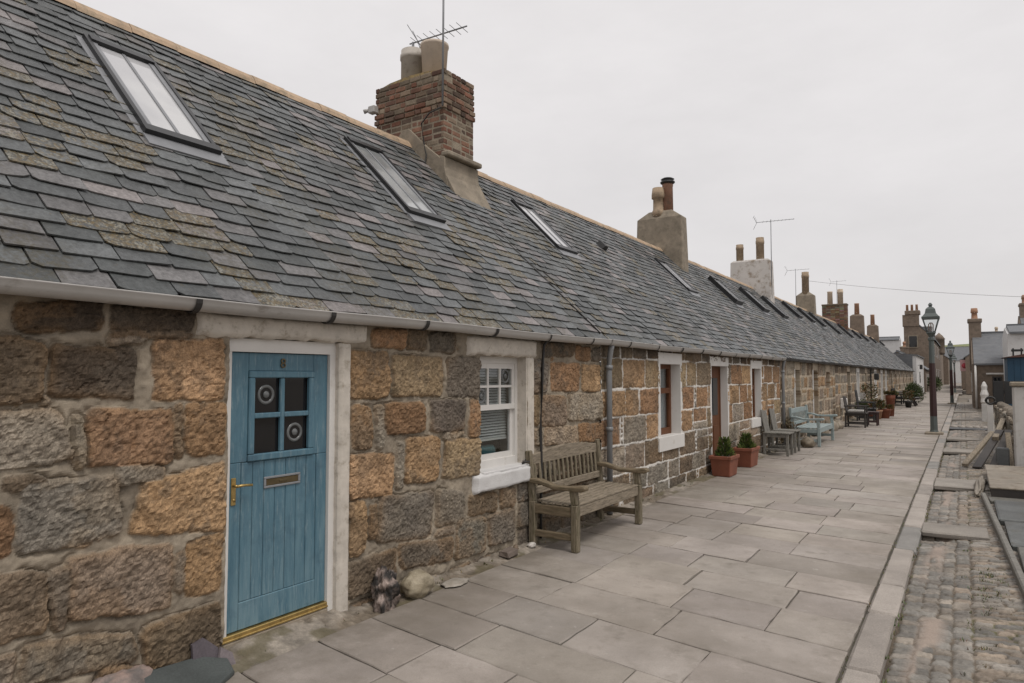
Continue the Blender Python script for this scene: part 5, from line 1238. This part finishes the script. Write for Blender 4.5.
# garden bench
def teak_bench(name, label, mats, x, y, L, D=.53, sh=.43, ah=.60, bh=.90, slats=15, group=None, cat='bench', crest=.055):
    """bench with its back to the wall, facing +x; origin at the back near end"""
    t = thing(name, label, cat, (x, y, 0), group); mx, my, mz = mats
    for yy in (.035, L-.035):
        s = MB(); s.beam((D-.035, yy, -.0), (D-.035, yy, sh), .07, .068, bev=.008, up=(1, 0, 0)); s.beam((D-.035, yy, sh), (D-.055, yy, ah-.03), .062, .068, bev=.008, up=(1, 0, 0)); s.build('leg', M[mz], t)
        s = MB(); s.beam((.035, yy, 0), (.035, yy, sh), .06, .068, bev=.008, up=(1, 0, 0)); s.beam((.035, yy, sh-.01), (-.015, yy, bh), .055, .066, bev=.010, up=(1, 0, 0)); s.build('leg', M[mz], t)
        s = MB(); s.beam((.06, yy, sh-.07), (D-.07, yy, sh-.07), .045, .09, bev=.006); s.beam((.06, yy, .13), (D-.07, yy, .13), .045, .06, bev=.006); s.build('side_rail', M[mx], t)
        s = MB()
        prof = [(.0, ah+.045), (.12, ah+.04), (.28, ah-.005), (.42, ah-.005), (D+.05, ah+.015), (D+.085, ah), (D+.085, ah-.03), (D+.04, ah-.045), (.40, ah-.045), (.28, ah-.045), (.12, ah-.005), (.0, ah)]
        s.prism([(p[0], p[1]) for p in prof], 'y', yy-.045, yy+.045); o = s.build('armrest', M[mx], t); bv = o.modifiers.new('soft', 'BEVEL'); bv.width = .012; bv.segments = 2
    s = MB(); s.box(D-.062, .072, sh-.115, D-.022, L-.072, sh-.02, bev=.006); s.build('front_rail', M[my], t)
    s = MB()
    for k in range(6): a = .055+(D-.055)*k/6; s.box(a, .02 if 0 < k < 5 else .072, sh-.018, a+(D-.055)/6-.020, L-.02 if 0 < k < 5 else L-.072, sh+.004-.006*math.sin(math.pi*k/5), bev=.005)
    s.build('seat', M[my], t)
    tilt = lambda z: .035-.05*(z-sh)/(bh-sh)
    s = MB(); n = 14; zl = bh-.14
    pts = [(.072+(L-.144)*k/n, bh-.045+crest*math.sin(math.pi*k/n)) for k in range(n+1)]
    s.prism([(.072, zl), (L-.072, zl)]+pts[::-1], 'x', tilt(bh)-.022, tilt(bh)+.022); o = s.build('top_rail', M[my], t); bv = o.modifiers.new('soft', 'BEVEL'); bv.width = .008; bv.segments = 2
    s = MB(); s.box(tilt(sh+.1)-.02, .072, sh+.05, tilt(sh+.1)+.02, L-.072, sh+.12, bev=.005); s.build('lower_rail', M[my], t)
    s = MB()
    for k in range(slats):
        yy = .072+(L-.144)*(k+.5)/slats; s.beam((tilt(sh+.12), yy, sh+.118), (tilt(zl), yy, zl+.01), .034, .018, bev=.004, up=(1, 0, 0))
    s.build('back_slats', M[mz], t)
    return t
teak_bench('garden_bench', 'weathered wooden slatted bench with curved top rail under the window of the nearest cottage', ('wood_along_x', 'wood', 'wood_upright'), .035, 5.60, 1.53)
tag_b = teak_bench('garden_bench', 'pale blue painted bench with open arms against the wall of the third cottage', ('bluegrey', 'bluegrey', 'bluegrey'), .14, 17.0, 2.0, .64, .42, .64, .88, 12, crest=.02)

def wall_chair(label, x, y, W=.46, D=.52, sh=.46, bh=.92, mat='greywood', group='chairs against the terrace wall', name='wooden_chair', planks=2, cat='chair', arms=False):
    t = thing(name, label, cat, (x, y, 0), group)
    for yy in (.03, W-.03):
        s = MB(); s.box(D-.05, yy-.025, 0, D, yy+.025, sh-.02, bev=.006); s.build('leg', M[mat], t)
        s = MB(); s.box(.02, yy-.025, 0, .07, yy+.025, sh-.02, bev=.006); s.build('leg', M[mat], t)
        s = MB(); s.box(.072, yy-.018, .10, D-.052, yy+.018, .145, bev=.005); s.build('stretcher', M[mat], t)
        s = MB(); s.box(.072, yy-.018, sh-.09, D-.052, yy+.018, sh-.022, bev=.005); s.build('seat_rail', M[mat], t)
        if arms: s = MB(); s.box(.0, yy-.03, sh+.20, D+.02, yy+.03, sh+.235, bev=.008); s.box(D-.05, yy-.02, sh, D-.01, yy+.02, sh+.199); s.build('armrest', M[mat], t)
    s = MB()
    for k in range(4): a = .03+(D+.0)*k/4; s.box(a, -.01, sh-.02, a+D/4-.008, W+.01, sh+.008, bev=.005)
    s.build('seat', M[mat], t)
    s = MB(); w = (W-.02)/planks
    for k in range(planks): s.beam((.06, .01+w*(k+.5), sh+.0), (-.02, .01+w*(k+.5), bh-.02*(k % 2)), w-.03, .022, bev=.006, up=(1, 0, 0))
    s.build('backrest', M[mat], t); return t
wall_chair('silvered plank chair, nearer of the close pair beside the grey downpipe', .05, 14.62)
wall_chair('silvered plank chair, farther of the close pair beside the grey downpipe', .05, 15.35)
wall_chair('dark armchair with a high back and pale cushion, in front of the white meter box', .34, 24.0, .62, .62, .45, .98, 'darkwood', name='garden_armchair', arms=True)
wall_chair('dark armchair with a tall back just behind the first dark armchair', .25, 27.6, .62, .60, .45, 1.12, 'blackiron', name='garden_armchair', arms=True)
wall_chair('low dark red stool in front of the first dark armchair', .82, 25.2, .42, .36, .44, .46, 'maroon', name='garden_stool', group='seats outside the fourth cottage', cat='stool')
s = MB(); s.box(.42, 24.06, .46, .90, 24.58, .54, bev=.03); tag(s.build('cushion', M['renderpale']), 'pale flat cushion lying on the nearer dark armchair', 'cushion')
pb = thing('picnic_bench', 'dark picnic table with attached benches far along the terrace', 'picnic table', (.75, 43.2, 0))
s = MB()
for k in range(5): s.box(-.42+.17*k, -.9, .72, -.27+.17*k, .9, .76, bev=.005)
s.build('tabletop', M['darkwood'], pb)
for a in (-.75, .55): s = MB(); s.box(a, -.9, .42, a+.22, .9, .46, bev=.005); s.build('seat', M['darkwood'], pb)
for yy in (-.65, .65):
    for sg in (-1, 1): s = MB(); s.beam((sg*.62, yy, 0), (sg*.25, yy, .72), .06, .1); s.build('leg', M['darkwood'], pb)
    s = MB(); s.box(-.78, yy+.05, .36, .78, yy+.10, .42); s.build('cross_bar', M['darkwood'], pb)
teak_bench('garden_bench', 'black slatted bench against the wall behind the picnic table', ('blackiron', 'blackiron', 'blackiron'), .1, 44.6, 1.7, .5)

# planters
def leaves(mb, n, fn, size, cols, seed):
    r = random.Random(seed)
    for _ in range(n):
        p, d = fn(r); d = Vector(d).normalized(); s = size*r.uniform(.6, 1.3); a = d.cross(Vector((r.uniform(-1, 1), r.uniform(-1, 1), r.uniform(-1, 1))))
        if a.length < .05: continue
        a.normalize(); p = Vector(p); c = r.choice(cols); g_ = r.uniform(.75, 1.25); c = tuple(q*g_ for q in c)
        mb.add([p, p+d*s*.5+a*s*.17, p+d*s, p+d*s*.5-a*s*.17], [(0, 1, 2, 3)], c)
CON = [(.075, .115, .022), (.11, .155, .032), (.045, .075, .020), (.14, .175, .05), (.10, .09, .04)]
def conifer(x, y, z, h, rad, label, seed):
    t = thing('dwarf_conifer', label, 'conifer', (x, y, z), 'conifers in the terracotta troughs')
    s = MB(); s.tube([(0, 0, -.05), (0, 0, h*.85)], [.014, .004], n=6); s.build('trunk', M['darkwood'], t)
    s = MB()
    def fn(r):
        f = r.random()**1.4; z = f*h; a = r.uniform(0, 6.283); q = rad*(.25+.75*(1-f))*math.sqrt(r.uniform(.10, 1))*(1+.35*math.sin(a*3+seed)+.25*math.sin(z*34+a*2))
        return (q*math.cos(a), q*math.sin(a), z), (math.cos(a)*.7, math.sin(a)*.7, r.uniform(.5, 1.3))
    leaves(s, 620, fn, .075, CON, seed); s.build('foliage', M['leaf'], t); return t
def trough(x0, x1, y0, y1, h, label, seed, ch):
    xc, yc = (x0+x1)/2, (y0+y1)/2; a, b = (x1-x0)/2, (y1-y0)/2
    t = thing('terracotta_trough', label, 'planter', (xc, yc, 0), 'terracotta troughs by the brown door')
    s = MB(); k = .82
    def rg(f, z): return [(-a*f, -b*f, z), (a*f, -b*f, z), (a*f, b*f, z), (-a*f, b*f, z)]
    rings = [rg(k, 0), rg(.96, h-.055)]; vs = [p for q in rings for p in q]; s.add(vs, [(3, 2, 1, 0)]+[(i, (i+1) % 4, 4+(i+1) % 4, 4+i) for i in range(4)])
    o = s.build('body', M['terracotta'], t); bv = o.modifiers.new('soft', 'BEVEL'); bv.width = .012; bv.segments = 2
    s = MB(); w = .035
    s.box(-a-.01, -b-.01, h-.055, -a+w, b+.01, h, bev=.006); s.box(a-w, -b-.01, h-.055, a+.01, b+.01, h, bev=.006); s.box(-a+w, -b-.01, h-.055, a-w, -b+w, h, bev=.006); s.box(-a+w, b-w, h-.055, a-w, b+.01, h, bev=.006); s.build('rim', M['terracotta'], t)
    s = MB(); s.box(-a+w, -b+w, h-.10, a-w, b-w, h-.03); s.build('soil', M['joint'], t)
    conifer(xc, yc, h-.03, ch, .115, 'small bushy green conifer growing in the '+('nearer' if seed == 1 else 'farther')+' terracotta trough', seed)
trough(.075, .415, 11.06, 11.56, .33, 'terracotta trough on the near side of the brown door', 1, .28)
trough(.07, .40, 12.42, 12.98, .34, 'terracotta trough on the far side of the brown door', 2, .24)
def round_pot(label, x, y, h, r0, plant, seed, pmat='terracotta', name='terracotta_pot'):
    t = thing(name, label, 'plant pot', (x, y, 0), 'plant pots outside the fourth cottage')
    s = MB(); s.lathe([(r0*.68, 0), (r0*.95, h*.8), (r0*1.05, h*.81), (r0*1.05, h), (r0*.9, h), (r0*.85, h*.85)], n=18); s.build('pot_body', M[pmat], t)
    if plant:
        s = MB()
        def fn(r):
            a = r.uniform(0, 6.283); q = r0*math.sqrt(r.random())*1.2; z = h+plant*r.random()**.8
            return (q*math.cos(a), q*math.sin(a), z), (math.cos(a), math.sin(a), r.uniform(.2, 1.4))
        leaves(s, 500, fn, .10, [(.07, .09, .03), (.12, .075, .03), (.05, .06, .025), (.16, .08, .03)], seed); s.build('foliage', M['leaf'], t)
round_pot('pale ochre plant pot, nearest the dark armchairs', .80, 29.2, .34, .17, .35, 1, 'orangepot')
round_pot('orange terracotta pot in the middle of the pot group', .98, 29.9, .36, .22, .12, 2)
round_pot('tall terracotta pot stacked at the far end of the pot group', 1.05, 31.6, .85, .17, .12, 3)
round_pot('rusty terracotta pot by the wall behind the pot group', .35, 31.0, .5, .22, .75, 4)
round_pot('small dark plant pot at the far end of the terrace benches', 1.15, 40.5, .35, .18, .5, 5, 'blackiron', 'plant_pot')
def shrub(name, label, x, y, rx, ry, h, n, cols, seed, size=.09):
    t = thing(name, label, 'shrub', (x, y, 0)); s = MB(); r2 = random.Random(seed+50)
    for k in range(7): a = r2.uniform(0, 6.28); s.tube([(0, 0, -.02), (rx*.4*math.cos(a), ry*.4*math.sin(a), h*.5), (rx*.8*math.cos(a), ry*.8*math.sin(a), h*.85)], [.014, .009, .003], n=5)
    s.build('stems', M['darkwood'], t); s = MB(); cl = [(r2.uniform(-.6, .6)*rx, r2.uniform(-.6, .6)*ry, h*r2.uniform(.3, .85), r2.uniform(.25, .45)) for _ in range(9)]
    def fn(r):
        c = r.choice(cl); v = Vector((r.gauss(0, 1), r.gauss(0, 1), r.gauss(0, 1))).normalized()*r.random()**.4
        return (c[0]+v.x*rx*c[3]*1.5, c[1]+v.y*ry*c[3]*1.5, max(.03, c[2]+v.z*h*c[3])), (v.x, v.y, v.z+.4)
    leaves(s, n, fn, size, cols, seed); s.build('foliage', M['leaf'], t); return t
GRN = [(.05, .075, .025), (.075, .10, .035), (.035, .05, .02), (.10, .12, .05)]; DRY = [(.13, .095, .05), (.10, .075, .045), (.16, .12, .07), (.07, .06, .03)]
shrub('dry_shrub', 'dry brown shrub against the wall between the silvered chairs and blue bench', .16, 16.7, .16, .35, .62, 1500, DRY, 3, .06)
shrub('garden_shrub', 'green shrub at the far end of the black bench before the white house', 1.0, 47.8, .5, .9, 1.0, 1500, GRN, 4, .14)
shrub('garden_shrub', 'low green shrub against the wall beside the terracotta pots', .3, 29.5, .25, .5, .6, 900, GRN, 5)
shrub('garden_shrub', 'yellowish shrub behind the low garden wall by the black fence', 4.95, 23.6, .35, .6, .95, 1500, [(.13, .12, .04), (.10, .10, .04), (.16, .14, .06)], 6)
shrub('garden_shrub', 'dark green shrub outside the far white gabled house', .9, 84, .7, 1.5, 1.5, 900, GRN, 7, .25)
for i, (y, z) in enumerate(((25.6, .52), (30.9, .60))):
    b = thing('meter_box', ['white box on the wall behind the dark armchair', 'white box on the wall above the terracotta pots'][i], 'box', (.02, y, z), 'white boxes on the terrace wall')
    s = MB(); s.box(0, 0, 0, .16, .5, .34, bev=.015); s.build('case', M['white'], b); s = MB(); s.box(.162, .04, .03, .170, .46, .31, bev=.004); s.build('box_door', M['white'], b)
s = MB(); s.tube([(.05, 34.0, 1.75), (.35, 34.0, 1.8)], .02, n=6); s.box(.26, 33.9, 1.45, .44, 34.1, 1.74, bev=.03); tag(s.build('wall_lantern', M['blackiron']), 'small black lantern bracketed from the wall above the terracotta planters', 'lantern')

# stones lying at the foot of the wall
def rock(name, label, loc, size, mat_cols, seed, rough=.16, sub=4, rot=0, group=None, flat=None, mat='cobble', hf=.5, shift=.5):
    bm = bmesh.new(); bmesh.ops.create_icosphere(bm, subdivisions=sub, radius=1)
    from mathutils import noise as mn
    cs = []
    for v in bm.verts:
        p = v.co.copy(); q = p*1.6+Vector((seed*3.1, seed*1.7, seed)); d = 1+rough*2*mn.noise(q)+rough*mn.noise(q*2.4)+rough*hf*mn.noise(q*6)+rough*hf*.6*abs(mn.noise(q*9))
        p = p*d
        if flat: p.z = max(-flat, min(flat, p.z))
        v.co = Vector((p.x*size[0], p.y*size[1], p.z*size[2]))
    me = bpy.data.meshes.new(name); bm.to_mesh(me); bm.free()
    at = me.attributes.new('col', 'FLOAT_COLOR', 'POINT'); arr = []
    for v in me.vertices:
        n_ = mn.noise(Vector(v.co)*(7/max(size)*.35)+Vector((seed, 0, 0)))*.5+mn.noise(Vector(v.co)*(2.4/max(size)))*.5+mn.noise(Vector(v.co)*(9/max(size)))*.35
        f = max(0, min(1, shift+n_*1.6)); c = [mat_cols[0][i]*(1-f)+mat_cols[1][i]*f for i in range(3)]; arr += c+[0]
    at.data.foreach_set('color', arr)
    for p in me.polygons: p.use_smooth = True
    me.materials.append(M[mat]); o = bpy.data.objects.new(name, me); COL.objects.link(o); o.location = loc; o.rotation_euler = rot if isinstance(rot, tuple) else (0, 0, rot)
    return tag(o, label, 'stone', group)
rock('flint_boulder', 'knobbly black and white flint stone standing beside the door jamb', (.125, 3.58, .10), (.080, .095, .155), [(.020, .017, .015), (.34, .27, .235)], 27, .26, 5, hf=.75, shift=.36)
rock('yellow_boulder', 'smooth rounded yellowish stone next to the knobbly flint', (.13, 3.90, .075), (.10, .135, .10), [(.22, .185, .125), (.32, .275, .20)], 5, .10)
s = MB(); r = random.Random(3)
out = [(.02, -.30), (.12, -.33), (.21, -.22), (.245, -.05), (.235, .12), (.16, .27), (.05, .30), (-.03, .16), (-.05, -.1)]
top = [(x*.93+.008, y*.94, .060+.03*(y+.1)+r.uniform(-.006, .006)) for x, y in out]; mid = [(x, y, .035+.03*y+r.uniform(-.01, .01)) for x, y in out]; bot = [(x*.9, y*.92, -.06) for x, y in out]; n = len(out)
s.add(bot+mid+top, [tuple(range(n))[::-1], tuple(range(2*n, 3*n))]+[(k*n+i, k*n+(i+1) % n, (k+1)*n+(i+1) % n, (k+1)*n+i) for k in (0, 1) for i in range(n)], (.062, .070, .068))
o = s.build('flat_stone', M['cobble'], None, (.055, 2.06, .045)); o.rotation_euler = (R(-4), R(20), 0); bv = o.modifiers.new('worn', 'BEVEL'); bv.width = .007; bv.segments = 2
tag(o, 'dark greenish flat boulder lying in the near left corner by the wall', 'stone')
rock('pink_stone', 'pinkish grey veined stone in the near left corner beside the dark boulder', (.03, 1.80, .06), (.12, .22, .10), [(.16, .14, .13), (.36, .26, .22)], 11, .14, rot=.2)
s = MB(); s.prism([(2.19, -.02), (2.36, -.02), (2.345, .12), (2.27, .19), (2.20, .175)], 'x', -.006, .012, (.10, .085, .095)); s.v = [(p[0]+.085-p[2]*.25, p[1]-.02, p[2]) for p in s.v]
tag(s.build('slate_shard', M['cobble']), 'broken purple slate leaning on the wall left of the blue door', 'slate')
s = MB(); s.prism([(2.28, -.02), (2.42, -.02), (2.40, .08), (2.34, .125)], 'x', -.006, .010, (.17, .145, .15)); s.v = [(p[0]+.115-p[2]*.3, p[1]-.01, p[2]) for p in s.v]
tag(s.build('slate_shard', M['cobble']), 'small pale slate piece in front of the purple slate', 'slate')
s = MB(); s.box(.06, 5.07, .01, .16, 5.24, .07, (.15, .12, .10), bev=.012, jit=.008); tag(s.build('loose_brick', M['cobble']), 'loose dark brick at the foot of the wall below the sash window', 'brick')
rock('pebble', 'white pebble beside the rear leg of the wooden bench', (.11, 5.55, .03), (.035, .05, .025), [(.45, .42, .38), (.6, .56, .52)], 14, .15, 3)
rock('pebble', 'brown pebble at the wall by the loose brick', (.055, 5.36, .035), (.025, .03, .03), [(.15, .11, .08), (.2, .15, .1)], 15, .2, 3)
rock('flat_stone', 'pale flat chip of stone set in the dirt below the window', (.20, 4.28, .012), (.08, .13, .014), [(.27, .24, .20), (.33, .3, .26)], 16, .15, 3)
rock('brown_boulder', 'brown rounded stone under the near end of the pale blue bench', (.55, 16.75, .10), (.15, .17, .14), [(.13, .105, .075), (.2, .165, .12)], 17, .15, 3)
for i, (x, y, q) in enumerate(((.22, 20.1, .16), (.25, 20.9, .14), (.2, 22.3, .2), (.28, 23.1, .16))):
    rock('edging_stone', ['pale stone by the wall at the far arm of the blue bench', 'grey stone second from the far arm of the blue bench', 'large stone against the wall midway to the dark armchair', 'stone against the wall just before the dark armchair'][i], (x, y, q*.6), (q, q*1.2, q), [(.2, .165, .13), (.3, .26, .2)], 20+i, .16, 3, group='stones along the wall foot')
# weeds: nobody could count them
s = MB(); r = random.Random(77)
def tuft(x, y, z, n, h, cols):
    for _ in range(n):
        a = r.uniform(0, 6.283); l = h*r.uniform(.5, 1.2); px, py = x+r.uniform(-.02, .02), y+r.uniform(-.02, .02); dx, dy = math.cos(a), math.sin(a); c = tuple(q*r.uniform(.7, 1.3) for q in r.choice(cols)); w = .004
        s.add([(px-dy*w, py+dx*w, z), (px+dy*w, py-dx*w, z), (px+dx*l*.5, py+dy*l*.5, z+l*.8)], [(0, 1, 2)], c)
GC = [(.085, .10, .03), (.12, .12, .045), (.06, .075, .025), (.15, .125, .06)]
for k in range(150): tuft(r.uniform(.02, .13), 1.5+r.random()**1.3*24, .012, 5, .03, GC)
for k in range(130): tuft(3.135+r.uniform(-.008, .01), 3+r.random()**1.5*25, -.03, 5, .035, GC)
for k in range(240): tuft(r.uniform(3.5, 3.88), 3+r.random()**1.3*20, -.045, 6, .028, GC)
for k in range(60): tuft(r.uniform(3.62, 3.8), r.uniform(5.8, 7.2), -.04, 8, .04, GC)
for k in range(110): tuft(2.945, 3+r.random()**1.5*20, -.012, 4, .018, GC)
ws = s.build('weeds', M['leaf']); ws['kind'] = 'stuff'
rock('driftwood_log', 'pale driftwood log lying on the cobbles beside the step block', (3.71, 12.3, .01), (.06, 1.0, .075), [(.17, .145, .115), (.27, .235, .19)], 31, .16, 4, rot=-.04)
# banner far down the street
bn = thing('street_banner', 'small faded pink sign with a red disc hanging far down the street', 'sign', (3.72, 80, 3.2))
s = MB(); s.box(-.42, -.015, -1.1, .30, .015, 0); s.build('cloth', M['pink'], bn)
s = MB(); s.lathe([(.26, 0), (.26, .008)], n=24); s.v = [(p[0]-.05, -.016-p[2], p[1]-.58) for p in s.v]; s.build('disc', M['red'], bn)
s = MB(); s.tube([(-.45, 0, .02), (.45, 0, .02)], .025, n=6); s.build('pole', M['blackiron'], bn)
# overhead cable
s = MB(); a, b = Vector((-2.6, 34.6, 6.15)), Vector((12.0, 27.0, 3.6)); pts = []
for k in range(25): f = k/24; p = a.lerp(b, f); p.z -= .30*4*f*(1-f); pts.append(p)
s.tube(pts, .007, n=5); tag(s.build('overhead_cable', M['wire']), 'thin overhead cable strung from the terrace chimney across the sky', 'cable')

# ------------------------------------------------------------------ light, sky, camera
w = bpy.data.worlds.new('World'); scene.world = w; w.use_nodes = True; nt = w.node_tree
bg = nt.nodes['Background']; sky = N(nt, 'ShaderNodeTexSky', sky_type='NISHITA'); sky.sun_disc = False
SUN_EL, SUN_AZ = 62, 112           # azimuth clockwise from +Y
sky.sun_elevation = R(SUN_EL); sky.sun_rotation = R(SUN_AZ); sky.air_density = 1.0; sky.dust_density = 3
tc = N(nt, 'ShaderNodeTexCoord'); sep = N(nt, 'ShaderNodeSeparateXYZ'); nt.links.new(tc.outputs['Generated'], sep.inputs[0])
mp = N(nt, 'ShaderNodeMapping'); mp.inputs['Scale'].default_value = (1, 1, 2.5); nt.links.new(tc.outputs['Generated'], mp.inputs[0])
cl = maprange(nt, noise(nt, mp.outputs[0], 2.4, 6, .6), .3, .7, .93, 1.06)
el = maprange(nt, sep.outputs[2], 0, 1, 6.9, 8.8)            # overcast: brighter towards the zenith
vm = N(nt, 'ShaderNodeVectorMath', operation='SCALE'); vm.inputs[0].default_value = (1.0, .965, .96); nt.links.new(math_(nt, 'MULTIPLY', cl, el), vm.inputs['Scale'])
nt.links.new(mixc(nt, .93, sky.outputs[0], vm.outputs[0]), bg.inputs['Color']); bg.inputs['Strength'].default_value = .10
sl = bpy.data.lights.new('sun', 'SUN'); sl.energy = 1.5; sl.angle = R(20); sl.color = (1, .96, .91)
so = bpy.data.objects.new('sun', sl); COL.objects.link(so); so.location = (10, -5, 20)
d = Vector((math.sin(R(SUN_AZ))*math.cos(R(SUN_EL)), math.cos(R(SUN_AZ))*math.cos(R(SUN_EL)), math.sin(R(SUN_EL))))
so.rotation_euler = (-d).to_track_quat('-Z', 'Y').to_euler()

cam = bpy.data.cameras.new('camera'); co = bpy.data.objects.new('camera', cam); COL.objects.link(co); scene.camera = co
cam.sensor_width = 36; cam.lens = 683/1024*36; cam.clip_start = .05; cam.clip_end = 3000
co.location = (3.55, 0, 1.62); co.rotation_euler = (R(90)+math.atan(34.5/683), 0, R(33.44))
v = scene.view_settings; v.view_transform = 'Standard'; v.look = 'None'; v.gamma = 1; v.exposure = .12; v.use_curve_mapping = False
scene.cycles.use_denoising = True; scene.cycles.max_bounces = 6; scene.cycles.transparent_max_bounces = 8
